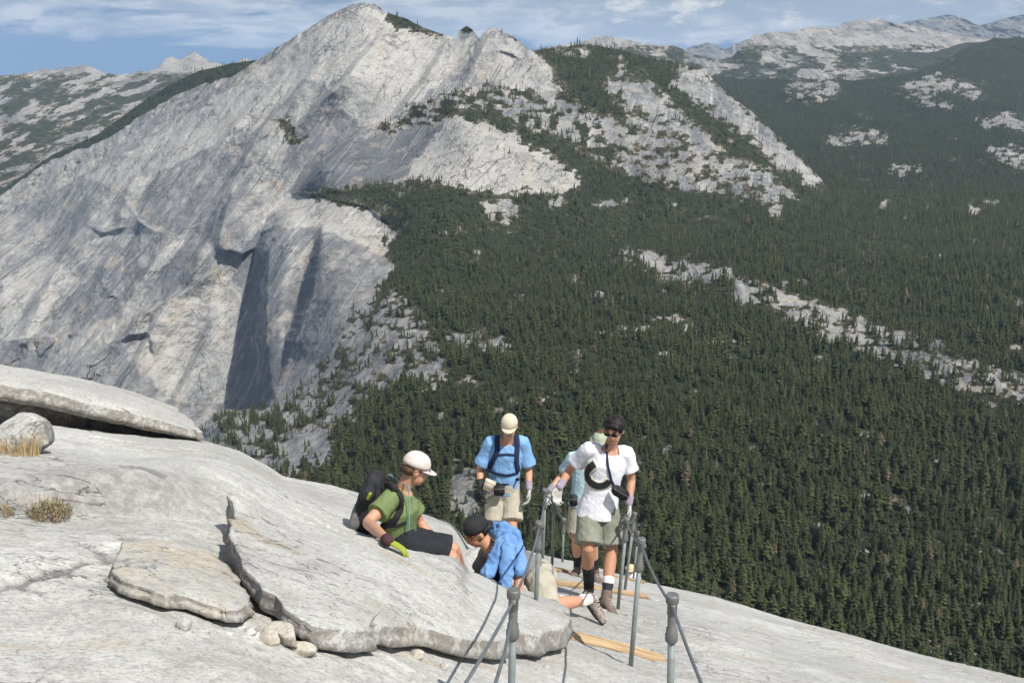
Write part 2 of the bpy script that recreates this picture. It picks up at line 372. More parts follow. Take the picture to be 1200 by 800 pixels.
    ledge([250, 262, 285, 300], [290, 297, 302, 292], 5, [0, 55, 80, 0], 3, True)
    ledge([-50, 20, 95, 110], [398, 394, 386, 380], 3.5, [0, 50, 40, 0], 5)
    ledge([140, 150, 172, 182], [404, 396, 393, 402], 3, [0, 32, 32, 0], 2.5, True)
    rib([393, 400, 424], [170, 174, 179], 4, [0, 40, 0], 3)
    ledge([380, 430, 480], [228, 214, 205], 4, [0, 30, 0], 5)
    ledge([575, 600, 625], [60, 66, 84], 3, [0, 30, 0], 3, True)
    ledge([590, 610, 630], [56, 70, 78], 3, [0, 22, 0], 3, True)
    rib([44, 60, 80, 108], [604, 612, 622, 640], 5, [0, -40, -30, 0], 5)
    # overhung nick at the top of the pale dome and the black arch low on the wall
    Dp = Dp + 28 * np.exp(-((X - 612) / 9.0) ** 2 - ((Yp - (63 + 0.5 * (X - 612))) / 4.0) ** 2)
    Dp = Dp + 12 * np.exp(-((X - 162) / 14.0) ** 2 - ((Yp - (398 - 0.35 * (X - 162))) / 5.0) ** 2)
    # bare rib across the forest
    rb = Yp - np.interp(X, [700, 760, 850, 950, 1080, 1200, 1350], [296, 302, 322, 360, 412, 458, 515])
    Dp = Dp - 60 * np.exp(-(rb / 16.0) ** 2) * sstep(700, 760, X) * (Dp / 2500)
    return Dp
WALL = [(-300,980),(-300,-50),(440,-50),(545,37),(575,28),(628,58),(662,106),(640,116),(605,112),(572,98),(540,104),(520,120),(480,150),(463,152),(455,140),(430,165),(350,225),(382,233),
 (430,243),(463,268),(450,290),(458,312),(440,350),(405,368),(395,400),(372,430),(345,462),(318,500),(300,560),(240,980)]
MAIN_POLYS = [(0.0, WALL),
 (0.95, [(448,2),(480,15),(505,28),(526,35),(524,46),(512,43),(490,39),(470,34),(450,24)]),
 (0.0, [(350,225),(400,165),(463,152),(530,138),(480,206),(470,216),(400,220)]),
 (0.75, [(325,145),(338,138),(352,155),(360,168),(335,170)]),
 (0.55, [(463,152),(480,125),(520,108),(548,92),(600,112),(620,150),(560,128),(520,135),(478,148)]),
 (0.14, [(533,134),(590,150),(640,180),(678,205),(682,222),(600,228),(540,222),(476,210),(500,165)]),
 (0.42, [(560,96),(660,112),(720,140),(760,160),(740,205),(700,190),(650,160),(600,145)]),
 (0.30, [(703,92),(760,95),(800,130),(850,180),(905,200),(940,236),(880,238),(800,222),(738,206),(722,172),(748,160),(720,112)]),
 (0.03, [(708,94),(745,94),(775,115),(768,132),(735,118)]),
 (0.16, [(790,76),(832,90),(872,118),(922,168),(970,216),(958,224),(915,196),(868,152),(822,122),(790,105)]),
 (0.34, [(715,290),(762,294),(800,308),(852,314),(880,328),(950,350),(1010,372),(1080,394),(1130,418),(1215,444),(1215,482),(1160,462),(1120,458),(1060,430),(1000,408),(950,392),(900,360),(860,352),(840,338),(780,326),(720,306)]),
 (0.30, [(300,560),(318,500),(345,462),(372,430),(395,400),(405,368),(440,350),(470,335),(500,380),(520,420),(480,440),(420,470),(380,520),(350,560)]),
 (0.25, [(405,395),(460,385),(465,440),(420,460)]), (0.2, [(480,428),(520,425),(525,445),(485,448)]),
 (0.12, [(318,508),(370,498),(392,520),(385,545),(330,548)]), (0.12, [(522,548),(560,546),(566,612),(535,608)]),
 (0.3, [(520,390),(580,385),(600,410),(540,415)]), (0.4, [(560,235),(600,232),(610,262),(575,268)]),
 (0.32, [(228,505),(262,482),(330,474),(345,500),(318,540),(240,570)]),
 (0.75, [(372,226),(430,232),(470,246),(500,270),(470,268),(430,246),(390,240)]),
 (0.45, [(60,432),(72,425),(85,432),(80,442)]), (0.45, [(88,443),(112,428),(118,438),(95,452)])]
def main_dens(x, y):
    d = polydens(MAIN_POLYS, x, y, 0.96, 11)
    pn = fbm(x / 26, y / 15, 0, 3, 77)
    d = np.where(d > 0.9, d - 0.5 * sstep(0.30, 0.6, pn), d)
    cl_ = sstep(-.25, .35, fbm(x / 9, y / 5, 0, 4, 79, .6))
    d = np.where((d > .05) & (d < .62), np.clip(d * 2.1 * cl_ + .15 * (cl_ > .6) * (d > .2), 0, .95), d)
    # thin belts of shrubs on wall ledges
    return d
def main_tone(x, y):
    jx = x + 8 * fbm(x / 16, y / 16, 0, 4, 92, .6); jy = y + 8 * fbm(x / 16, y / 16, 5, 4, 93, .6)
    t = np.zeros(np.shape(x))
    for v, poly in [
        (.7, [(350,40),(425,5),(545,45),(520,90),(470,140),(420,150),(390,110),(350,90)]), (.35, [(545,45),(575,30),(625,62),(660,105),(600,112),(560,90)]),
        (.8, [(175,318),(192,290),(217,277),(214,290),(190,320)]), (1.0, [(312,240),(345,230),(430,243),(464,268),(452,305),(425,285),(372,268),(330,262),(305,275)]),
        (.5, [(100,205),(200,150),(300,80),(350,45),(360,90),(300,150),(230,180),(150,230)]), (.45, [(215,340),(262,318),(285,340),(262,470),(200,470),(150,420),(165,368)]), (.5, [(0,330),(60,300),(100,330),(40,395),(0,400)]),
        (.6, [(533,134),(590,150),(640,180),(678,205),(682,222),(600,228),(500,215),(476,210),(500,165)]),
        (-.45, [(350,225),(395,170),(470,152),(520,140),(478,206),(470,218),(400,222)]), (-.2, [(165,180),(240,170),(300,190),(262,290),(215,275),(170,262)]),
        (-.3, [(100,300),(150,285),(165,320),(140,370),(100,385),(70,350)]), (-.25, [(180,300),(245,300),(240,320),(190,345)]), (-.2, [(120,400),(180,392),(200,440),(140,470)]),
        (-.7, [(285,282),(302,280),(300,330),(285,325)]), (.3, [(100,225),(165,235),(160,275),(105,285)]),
        (-1.4, [(300,270),(308,262),(306,340),(300,400),(320,480),(262,482),(272,420),(290,340)]), (-1.2, [(368,272),(378,275),(378,340),(360,360),(345,400),(330,440),(324,430),(345,350),(360,310)]),  # water streaks, plus the shade of both left-facing prow sides put into tone
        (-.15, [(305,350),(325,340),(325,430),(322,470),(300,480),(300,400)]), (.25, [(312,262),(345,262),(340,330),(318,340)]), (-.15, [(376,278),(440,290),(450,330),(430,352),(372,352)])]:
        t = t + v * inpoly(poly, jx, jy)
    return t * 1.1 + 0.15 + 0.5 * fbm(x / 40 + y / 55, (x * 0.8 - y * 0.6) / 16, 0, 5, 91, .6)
def main_amp(X, Yp, wx, wy, wz):
    u = wx * 0.83 - wz * 0.55; w = wx * 0.55 + wz * 0.83
    wall = inpoly(WALL, X, Yp).astype(float) * 0.75 + 0.25
    r = fbm(u / 190 + 0.5 * fbm(w / 500, u / 300, 0 * u, 2, 53), wy / 900, w / 700, 5, 51, 0.5, True) * 0.0105 + fbm(wx / 90, wy / 90, wz / 70, 6, 61, 0.62) * (0.0014 + 0.0036 * sstep(-.1, .4, fbm(wx / 400, wy / 700, wz / 250, 3, 64)))
    q = 5 * fbm(w / 420, u / 260, wy / 900, 4, 66, 0.55); fq = q - np.floor(q); r = r + 0.0034 * (sstep(0, .10, fq) - fq) * sstep(0.0, 0.35, fbm(w / 500, u / 200, wy / 900, 3, 68))
    r = r + 0.0010 * fbm(u / 40, w / 45, wy / 200, 4, 71, 0.6, True)
    return r * wall
SIL = [(-220,335),(0,247),(50,232),(100,203),(150,172),(205,143),(250,106),(300,71),(350,40),(385,18),(410,6),(425,3),(440,5),(452,14),(475,22),(500,34),(535,46),
 (538,36),(547,31),(557,38),(562,46),(568,36),(577,32),(600,42),(622,60),(630,60),(645,56),(690,52),(720,57),(770,70),(800,74),(825,82),(850,108),(880,130),(915,162),(945,192),(968,216),(990,222),(1400,222)]
rock_main = terrain_mat('granite_wall', soil=(0.115, 0.095, 0.062))
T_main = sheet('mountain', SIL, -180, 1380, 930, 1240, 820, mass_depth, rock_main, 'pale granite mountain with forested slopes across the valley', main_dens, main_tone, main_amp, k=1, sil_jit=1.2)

# ---- valley forest beyond the right-hand dome
fS3 = tps([(700,235),(1000,235),(1400,235),(700,150),(1000,150),(1400,150),(850,190),(1200,190),(850,95),(1050,92),(1200,60),(1200,44),(1400,40),(1130,110),(700,80)],
          np.log([4350,4450,4450,6400,6500,6600,5400,5400,8800,8600,9600,10000,10200,7800,8800]))
def s3_depth(X, Yp):
    D = np.exp(upsample(fS3, X, Yp, 6))
    for cx, cy, rx, ry, v in [(950,108,34,16,0.06),(1105,108,60,24,0.07),(1185,140,40,18,0.05),(1180,178,40,14,0.04),(890,155,50,12,0.02)]:
        D = D * (1 - v * np.exp(-((X - cx) / rx) ** 2 - ((Yp - cy) / ry) ** 2))
    return D
S3_POLYS = [(0.40, [(918,110),(930,98),(955,93),(985,96),(988,106),(970,117),(925,118)]),
 (0.40, [(1048,108),(1065,94),(1088,88),(1115,90),(1142,100),(1158,113),(1146,118),(1120,110),(1096,107),(1106,120),(1122,132),(1085,122)]),
 (0.25, [(1160,132),(1200,138),(1250,150),(1250,165),(1200,155),(1165,145)]), (0.42, [(1155,172),(1180,168),(1260,172),(1260,200),(1195,198),(1165,186)]),
 (0.35, [(960,160),(1010,152),(1045,156),(1030,168),(975,170)]), (0.3, [(800,120),(830,118),(845,128),(810,132)]), (0.25, [(860,195),(900,190),(905,198),(870,202)]), (0.3, [(1040,196),(1080,192),(1085,200),(1045,204)]), (0.35, [(1135,136),(1165,140),(1165,150),(1140,146)]), (0.3,[(1180,228),(1210,226),(1210,234),(1180,236)])]
def s3_dens(x, y): return (lambda d: np.where(d < .7, np.clip(d * 1.9 * sstep(-.3, .35, fbm(x / 7, y / 3, 0, 4, 23, .65)), 0, 1), d))(polydens(S3_POLYS, x, y, 0.98, 21, 7)) - 0.5 * sstep(0.4, 0.7, fbm(x / 18, y / 5, 0, 3, 8))
rock_far = terrain_mat('far_granite', (0.9, 0, 0.44), (-0.44, 0, 0.9), far=1.6, soil=(0.042, 0.042, 0.030), soil2=(0.020, 0.028, 0.016), dark=(0.20, 0.205, 0.21), pale=(0.37, 0.35, 0.32))
T_s3 = sheet('valley', [(700,86),(830,90),(900,93),(1000,94),(1060,88),(1100,74),(1130,58),(1165,45),(1200,44),(1400,38)], 700, 1400, 240, 520, 240, s3_depth, rock_far,
             'far valley forest and bald granite domes', s3_dens, lambda x, y: 0.1 + 0 * x, lambda X, Yp, a, b, c: 0.010 * fbm(a / 260, b / 500, c / 260, 5, 15) + 0.028 * fbm(a / 900, b / 1500, 0 * c, 3, 16), k=1, sil_jit=1.5)

# ---- far ranges
def far_amp(k, s, sd_):
    return lambda X, Yp, a, b, c: k * fbm((a + 0.5 * c) / s, b / (2.2 * s), (c - 0.4 * a) / (1.1 * s), 6, sd_, 0.6, True) + 0.3 * k * fbm(a / s * 5, b / s * 3, c / s * 6, 4, sd_ + 9, 0.6)
fF2 = tps([(600,140),(1000,140),(1400,140),(700,45),(760,60),(840,75),(890,42),(950,40),(1028,24),(1100,45),(1300,50),(950,90),(700,100),(1100,110),(1400,60)],
          np.log([10000,10500,10500,11500,12000,12600,13000,13600,14500,13500,13500,12000,10800,11400,13500]))
def f2_dens(x, y):
    d = 0.95 * sstep(-0.25, 0.15, fbm(x / 22, y / 6, 0, 5, 33, 0.65)) * sstep(44, 66, y)
    d = np.where(inpoly([(1040,60),(1090,62),(1130,50),(1400,40),(1400,120),(1060,100),(1100,84),(1050,78)], x + 5 * fbm(x / 9, y / 5, 0, 3, 4), y), 0.9, d)
    d = np.where(inpoly([(640,60),(720,58),(790,70),(800,90),(640,90)], x + 5 * fbm(x / 9, y / 5, 0, 3, 4), y), 0.7, d)
    return d
sF2 = [(600,66),(640,56),(680,50),(700,43),(715,42),(730,46),(752,51),(790,54),(815,64),(840,71),(858,67),(872,52),(885,41),(902,38),(925,37),(951,32),(976,33),(990,27),(1004,23),(1015,25),(1028,21),(1046,27),(1077,30),(1105,38),(1130,44),(1165,46),(1200,44),(1400,46)]
rock_f2 = terrain_mat('range_granite', (0.94, 0, 0.34), (-0.34, 0, 0.94), far=3.2, dark=(0.16, 0.165, 0.17), pale=(0.38, 0.36, 0.34))
sheet('mountain_range', sF2, 600, 1400, 150, 760, 200, lambda X, Y: np.exp(fF2(X, Y)), rock_f2, 'far granite range on the skyline behind the forested valley', f2_dens, lambda x, y: 0.35 + 0.9 * fbm(x / 16, y / 8, 0, 3, 3), far_amp(0.018, 900, 81), k=4, sil_jit=1.6)
fF2L = tps([(-200,320),(300,320),(-200,85),(0,88),(228,62),(330,70),(100,80),(100,200),(0,230),(250,150),(-200,200)],
           np.log([5900,6200,11500,11000,13000,13000,11500,7200,6700,8800,7800]))
def f2l_dens(x, y):
    d = 0.85 * sstep(-0.35, 0.20, fbm((x + 0.8 * y) / 17, (y + 0.25 * x) / 7, 0, 5, 43, 0.72))
    d = d * sstep(74, 98, y + 0.0 * x)
    d = np.where(inpoly([(-200,195),(30,222),(50,236),(20,250),(-200,262)], x, y), 0.95, d)
    return d
sF2L = [(-200,95),(0,89),(25,87),(46,82),(50,80),(56,83),(85,78),(100,76),(112,81),(125,86),(150,86),(168,84),(180,82),(188,77),(193,69),(200,66),(210,71),(219,66),(228,60),(236,66),(246,72),(262,77),(278,73),(287,67),(296,71),(330,74),(420,90)]
sheet('mountain_range', sF2L, -200, 420, 330, 620, 330, lambda X, Y: np.exp(fF2L(X, Y)), rock_f2, 'far granite range and canyon left of the great peak', f2l_dens, lambda x, y: 0.5 + 0.8 * fbm(x / 22, y / 9, 0, 3, 13), far_amp(0.020, 700, 85), k=4, sil_jit=1.8)
# forested shoulder behind the left ridge
def sh_dens(x, y):
    top = np.interp(x, [0,60,115,140,175,205,235,270,300], [225,182,157,139,114,96,83,75,70])
    band = np.interp(x, [60, 120, 200, 300], [5, 12, 17, 14])
    return np.where(y < top + band + 3 * fbm(x / 8, y / 8, 0, 3, 5), 0.95, 0.35 * sstep(0.1, 0.5, fbm(x / 20, y / 8, 0, 3, 6)))
fSh = tps([(-100,320),(150,320),(350,200),(0,225),(115,158),(175,115),(235,84),(300,70),(200,180),(380,80)], np.log([5500,5300,5100,6200,6200,6100,5950,5800,5500,5700]))
T_sh = sheet('hillside', [(-100,285),(0,226),(60,182),(115,157),(140,139),(175,114),(205,96),(235,83),(270,75),(300,70),(340,66),(400,75)], -100, 400, 330, 420, 260, lambda X, Y: np.exp(fSh(X, Y)),
      rock_main, 'forest topped shoulder behind the left ridge', sh_dens, lambda x, y: 0.3 + 0 * x, far_amp(0.012, 350, 87), k=4)
blue_m = terrain_mat('peak_rock', far=6.0, dark=(0.11, 0.12, 0.13), pale=(0.30, 0.28, 0.26))
fF1 = tps([(700,90),(1400,90),(700,30),(1400,20),(1000,60)], np.log([20000,20000,24000,24000,22000]))
sheet('mountain_range', [(740,75),(795,62),(808,56),(829,50),(850,58),(862,52),(876,46),(890,50),(930,60),(1040,36),(1062,25),(1085,22),(1100,19),(1116,17),(1130,22),(1147,30),(1160,27),(1175,22),(1197,17),(1225,26),(1400,34)],
      740, 1400, 100, 420, 110, lambda X, Y: np.exp(fF1(X, Y)), blue_m, 'blue distant peaks on the far skyline', lambda x, y: 0.1 + 0 * x, lambda x, y: 0 * x, far_amp(0.03, 1500, 95), k=4, sil_jit=0.8)

# ================================================================== CONIFERS
def tree_tris(nb, seed, broad=0.16, core=6, trunk=True, ragged=1.0, bare=0.1):
    """unit-height conifer: dark core cone plus nb drooping bough wedges; returns V, F(tri), shade, mat index"""
    rng = np.random.RandomState(seed); V = []; Fc = []; sh = []; mi = []
    def radius(h): return broad * (1 - h) ** (0.8 if seed % 3 else 0.5) * (0.55 + 0.45 * min(1, (h - bare) * 5 + 0.2))
    for ring in range(3):                                # core
        h0 = bare + 0.02 + ring * (0.98 - bare) / 3; h1 = min(1.0, h0 + (0.98 - bare) / 2.1); r0 = radius(h0) * 0.62
        b = len(V)
        for i in range(core):
            a = 2 * math.pi * i / core + ring; rr = r0 * rng.uniform(0.7, 1.2)
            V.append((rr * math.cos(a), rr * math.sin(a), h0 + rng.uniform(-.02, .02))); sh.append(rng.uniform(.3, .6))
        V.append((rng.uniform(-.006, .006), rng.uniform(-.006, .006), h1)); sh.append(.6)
        for i in range(core): Fc.append((b + i, b + (i + 1) % core, b + core)); mi.append(0)
    for k in range(nb):
        h = bare + (1 - bare) * (1 - (1 - (k + rng.uniform(0, 1)) / nb) ** 0.85) * 0.97
        a = k * 2.399 + rng.uniform(-.5, .5); ln = radius(h) * rng.uniform(0.72, 1.0 + 0.45 * ragged); w = ln * rng.uniform(.28, .5) + .006
        dr = -rng.uniform(0.05, 0.45) * ln + (0.35 * ln if h > .8 else 0)
        ca, sa = math.cos(a), math.sin(a); b = len(V)
        V += [(0.25 * ln * ca, 0.25 * ln * sa, h + .02), (0.62 * ln * ca - w * sa, 0.62 * ln * sa + w * ca, h + dr * .6 - .006), (ln * ca, ln * sa, h + dr), (0.62 * ln * ca + w * sa, 0.62 * ln * sa - w * ca, h + dr * .6 - .006)]
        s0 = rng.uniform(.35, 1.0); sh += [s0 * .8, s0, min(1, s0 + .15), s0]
        Fc += [(b, b + 1, b + 2), (b, b + 2, b + 3)]; mi += [0, 0]
    nf = len(Fc)
    if trunk:
        b = len(V)
        for i in range(4):
            a = math.pi / 2 * i; V.append((.016 * math.cos(a), .016 * math.sin(a), -.04)); sh.append(.5)
        V.append((0, 0, .55)); sh.append(.5)
        for i in range(4): Fc.append((b + i, b + (i + 1) % 4, b + 4)); mi.append(1)
    return np.array(V, np.float32), np.array(Fc, np.int32), np.array(sh, np.float32), np.array(mi, np.int32)

def foliage_mat(name, lo, hi, dead):
    m, n, b = material(name)
    tint = n.add('ShaderNodeAttribute', attribute_name='tint').outputs['Fac']
    shd = n.add('ShaderNodeAttribute', attribute_name='clump').outputs['Fac']
    c = n.mix(n.ramp(tint, 0.0, 0.9), lo, hi)
    c = n.mix(n.ramp(tint, 0.93, 0.955), c, dead)
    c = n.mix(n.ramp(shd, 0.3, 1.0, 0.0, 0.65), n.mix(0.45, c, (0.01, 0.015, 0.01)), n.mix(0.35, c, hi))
    n.put(b.inputs['Base Color'], c); b.inputs['Roughness'].default_value = 0.75; b.inputs['Specular IOR Level'].default_value = 0.25
    return m
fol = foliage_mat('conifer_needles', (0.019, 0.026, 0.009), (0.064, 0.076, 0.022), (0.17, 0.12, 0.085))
bark, n_, b_ = material('conifer_bark'); b_.inputs['Base Color'].default_value = (0.16, 0.12, 0.09, 1); b_.inputs['Roughness'].default_value = 0.9

LOD = {0: [tree_tris(64, 100 + i, 0.19 + .025 * (i % 3), 6, True, 1.1, 0.06 + .05 * (i % 3)) for i in range(5)] + [tree_tris(56, 120, .26, 6, True, 1.5, .22)],
       1: [tree_tris(22, 200 + i, 0.21 + .02 * (i % 3), 5, False) for i in range(5)],
       2: [tree_tris(7, 300 + i, 0.23 + .02 * (i % 3), 4, False) for i in range(4)]}
def sample_surface(T, spacing, hfun, rng, ymin=0, ymax=1e9):
    V = T['V']; ds = T['ds']
    c0 = V[:-1, :-1]; c1 = V[:-1, 1:]; c2 = V[1:, :-1]; c3 = V[1:, 1:]
    area = np.abs(np.cross((c1 - c0)[..., :2], (c2 - c0)[..., :2])); area3 = np.linalg.norm(np.cross(c1 - c0, c2 - c0), axis=-1)
    area = np.maximum(area, area3 * 0.35); area[area3 > 40 * np.median(area3)] = 0
    Yc = c0[..., 1]; sp = spacing(Yc); d = (ds[:-1, :-1])
    lam = np.clip(d, 0, 1) * area / sp ** 2
    lam[(Yc < ymin) | (Yc > ymax)] = 0
    n = rng.poisson(np.minimum(lam, 12)); ii, jj = np.nonzero(n); rep = n[ii, jj]; ii = np.repeat(ii, rep); jj = np.repeat(jj, rep)
    u = rng.rand(len(ii), 1); v = rng.rand(len(ii), 1)
    p = (c0[ii, jj] * (1 - u) * (1 - v) + c1[ii, jj] * u * (1 - v) + c2[ii, jj] * (1 - u) * v + c3[ii, jj] * u * v)
    sparse = np.clip(1 - d[ii, jj], 0, 1)
    h = hfun(len(ii)) * (1 - 0.45 * sparse) * (1 + 0.4 * fbm(p[:, 0] / 110, p[:, 1] / 90, 0 * p[:, 0], 2, 5))
    return p, h, T['X'][ii, jj], T['Yp'][ii, jj]
rng = np.random.RandomState(12)
hf = lambda n: np.clip(rng.normal(18.5, 7.0, n), 5, 38)
pA, hA, xA, yA = sample_surface(T_main, lambda Y: np.interp(Y, [700, 1300, 2200, 3500, 5000], [7.6, 8.6, 11.5, 15, 19]), hf, rng)
pB, hB, xB, yB = sample_surface(T_s3, lambda Y: np.interp(Y, [4300, 6000, 10000], [20, 28, 50]), lambda n: np.clip(rng.normal(27, 5, n), 10, 40), rng)
pC, hC, xC, yC = sample_surface(T_sh, lambda Y: 24 + 0 * Y, lambda n: np.clip(rng.normal(24, 5, n), 10, 40), rng)
# hidden by the granite dome underfoot: leave those out
gsil = np.interp(xA, [-200,0,235,332,415,530,548,640,753,840,920,1000,1100,1200,1400], [470,425,515,560,578,612,640,650,682,700,725,745,772,795,845])
vis = (yA < gsil + 85)
pA, hA, xA, yA = pA[vis], hA[vis], xA[vis], yA[vis]
print('trees', len(pA), len(pB), len(pC))
# the 300 that show largest are separate things
szA = hA / pA[:, 1] * ((yA < gsil[vis] - 2) & (xA > 330) & (xA < 1196))
order = np.argsort(-szA); big = order[:300]; rest = np.ones(len(pA), bool); rest[big] = False
def forest_mesh(name, P_, Hh, lods):
    Vs, Fs, Ms, Ts, Cs = [], [], [], [], []; off = 0
    var = rng.randint(0, 1000, len(P_)); ang = rng.rand(len(P_)) * 6.283; tint = rng.rand(len(P_)); wid = rng.uniform(.85, 1.25, len(P_))
    tint = np.clip(tint * 0.75 + 0.25 * (fbm(P_[:, 0] / 120, P_[:, 1] / 120, 0 * P_[:, 0], 3, 9) + 1) / 2, 0, 1) ; tint = np.where(rng.rand(len(P_)) < 0.013, 1.0, tint * 0.9)
    for l, variants in LOD.items():
        for vi, (V, Fc, sh, mi) in enumerate(variants):
            idx = np.nonzero((lods == l) & (var % len(variants) == vi))[0]
            if not len(idx): continue
            c, s = np.cos(ang[idx])[:, None], np.sin(ang[idx])[:, None]; hh = Hh[idx][:, None]; ww = hh * wid[idx][:, None]
            x = (V[None, :, 0] * c - V[None, :, 1] * s) * ww + P_[idx, 0][:, None]; y = (V[None, :, 0] * s + V[None, :, 1] * c) * ww + P_[idx, 1][:, None]
            z = V[None, :, 2] * hh + P_[idx, 2][:, None]
            Vs.append(np.stack([x, y, z], -1).reshape(-1, 3)); nv = len(V)
            Fs.append((Fc[None] + (off + np.arange(len(idx)) * nv)[:, None, None]).reshape(-1, 3)); off += nv * len(idx)
            Ms.append(np.tile(mi, len(idx))); Ts.append(np.repeat(tint[idx], nv)); Cs.append(np.tile(sh, len(idx)))
    me = mesh_np(name, np.concatenate(Vs), np.concatenate(Fs), 3)
    vattr(me, 'tint', np.concatenate(Ts)); vattr(me, 'clump', np.concatenate(Cs))
    o = link(name, me, [fol, bark], smooth=False); me.polygons.foreach_set('material_index', np.concatenate(Ms).astype(np.int32))
    return o
PP = np.concatenate([pA[rest], pB, pC]); HH = np.concatenate([hA[rest], hB, hC])
dY = PP[:, 1]; lods = np.where(dY < 1700, 0, np.where(dY < 2900, 1, 2))
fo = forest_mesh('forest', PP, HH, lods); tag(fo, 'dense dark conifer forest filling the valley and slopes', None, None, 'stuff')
# prototypes of the separate trees (crown and trunk as parts)
def proto_tree(vi, tint):
    V, Fc, sh, mi = tree_tris(150, 500 + vi, 0.195 + .018 * (vi % 3), 8, False, 1.0, 0.08 + .03 * (vi % 3))
    me = mesh_np('crown', V, Fc, 3); vattr(me, 'tint', np.full(len(V), tint)); vattr(me, 'clump', sh)
    me.materials.append(fol)
    bm = bmesh.new(); bmesh.ops.create_cone(bm, segments=6, radius1=.017, radius2=.003, depth=.95, cap_ends=True); bmesh.ops.translate(bm, verts=bm.verts, vec=(0, 0, .435))
    tm = bpy.data.meshes.new('trunk'); bm.to_mesh(tm); bm.free(); tm.materials.append(bark)
    return me, tm
protos = [proto_tree(i, [.15, .35, .5, .65, .8, .3, .55, 1.0][i]) for i in range(8)]
for k, i in enumerate(big):
    dead = (k * 7) % 61 == 3
    cm, tm = protos[7] if dead else protos[rng.randint(0, 7)]
    x, y = xA[i], yA[i]
    if dead: lab, grp = 'dry brownish conifer among the green ones of the near forest', 'dry conifers in the near forest'
    elif y > 560 and x > 760: lab, grp = 'green conifer in the dense wood directly beyond the right rock edge', 'conifers beyond the right rock edge'
    elif x < 620: lab, grp = 'green conifer on the slope behind the blue shirted hiker', 'conifers behind the blue shirted hiker'
    else: lab, grp = 'green conifer in the wood behind the cable posts', 'conifers behind the cable posts'
    t = bpy.data.objects.new('pine_tree', None); col.objects.link(t); t.location = [float(q) for q in pA[i]]
    hh = float(hA[i]); t.scale = (hh * rng.uniform(.9, 1.2),) * 2 + (hh,); t.rotation_euler.z = rng.rand() * 6.28
    tag(t, lab, 'tree', grp)
    for nm, me in (('crown', cm), ('trunk', tm)):
        c = bpy.data.objects.new(nm, me); col.objects.link(c); c.parent = t

# ================================================================== HAZE
bm = bmesh.new(); bmesh.ops.create_cube(bm, size=1)
for v in bm.verts: v.co = (v.co.x * 90000, v.co.y * 64000 + 20000, -2600 if v.co.z < 0 else 2300)
me = bpy.data.meshes.new('haze'); bm.to_mesh(me); bm.free()
hz = bpy.data.materials.new('haze_air'); hz.use_nodes = True; hn = hz.node_tree; hn.nodes.clear()
pv = hn.nodes.new('ShaderNodeVolumePrincipled'); out = hn.nodes.new('ShaderNodeOutputMaterial'); hn.links.new(pv.outputs[0], out.inputs['Volume'])
pv.inputs['Color'].default_value = (0.62, 0.80, 1.0, 1); pv.inputs['Density'].default_value = 1.5e-5; pv.inputs['Anisotropy'].default_value = 0.0
ho = link('haze', me, hz, smooth=False); tag(ho, 'thin blue air over the valley', None, None, 'stuff')
# ================================================================== THE DOME UNDERFOOT
SX = [-400,-200,0,60,130,235,280,312,332,415,485,530,540,548,609,640,690,753,840,920,1000,1100,1200,1400,1600]
SYv = [440,470,500,501,512,520,532,548,562,578,600,613,626,638,643,651,662,682,700,725,745,772,795,840,885]
SDs = [9,9,10,10,10,10.5,10.5,11,11,11.5,11.5,11.5,11.8,13,15,15.5,15.5,15.3,15,14.5,14,13.5,13,12,12]
_sa, _st = at_pt(np.array(SX, float), np.array(SYv, float)); _ds = np.array(SDs, float)
_s_raw = -_st - 2 * H / _ds; _c_raw = H / _ds ** 2
_ga = np.linspace(-1.2, 1.2, 2401)
def _sm(v, k):
    g = np.interp(_ga, _sa, v); ker = np.hanning(k); ker /= ker.sum(); return np.convolve(np.pad(g, k // 2, mode='edge'), ker, 'same')[k // 2:k // 2 + len(_ga)]
_s1 = _sm(_s_raw, 15); _s2 = _sm(_s_raw, 401); _c1 = _sm(_c_raw, 15); _c2 = _sm(_c_raw, 401)
def ground0(X, Y):
    X = np.asarray(X, float); Y = np.asarray(Y, float) + 0 * X; X = X + 0 * Y
    a = X / np.maximum(Y, 2.5); w = sstep(4.5, 9.5, Y)
    s = np.interp(a, _ga, _s1) * w + np.interp(a, _ga, _s2) * (1 - w); c = np.interp(a, _ga, _c1) * w + np.interp(a, _ga, _c2) * (1 - w)
    return -H - s * Y - c * Y * np.abs(Y)
_Ym = np.arange(1.6, 20, 0.02)
def hit(px, py, g=None):
    a, t = at_pt(px, py); a = float(a); t = float(t); g = g or ground0
    z = g(a * _Ym, _Ym); k = np.nonzero(z >= t * _Ym)[0]
    if len(k): Y = _Ym[k[0]]
    else: Y = _Ym[np.argmin(t * _Ym - z)]
    return Vector((a * Y, Y, float(g(np.array(a * Y), np.array(Y)))))
# ledge below the brow on the left
_lg = [hit(x, y) for x, y in [(-60,612),(0,604),(50,606),(110,605),(170,606),(230,611),(275,622),(330,640)]]
_lgx = [p.x for p in _lg]; _lgy = [p.y for p in _lg]
_lgh = [.13, .17, .20, .22, .20, .15, .07, 0.0]
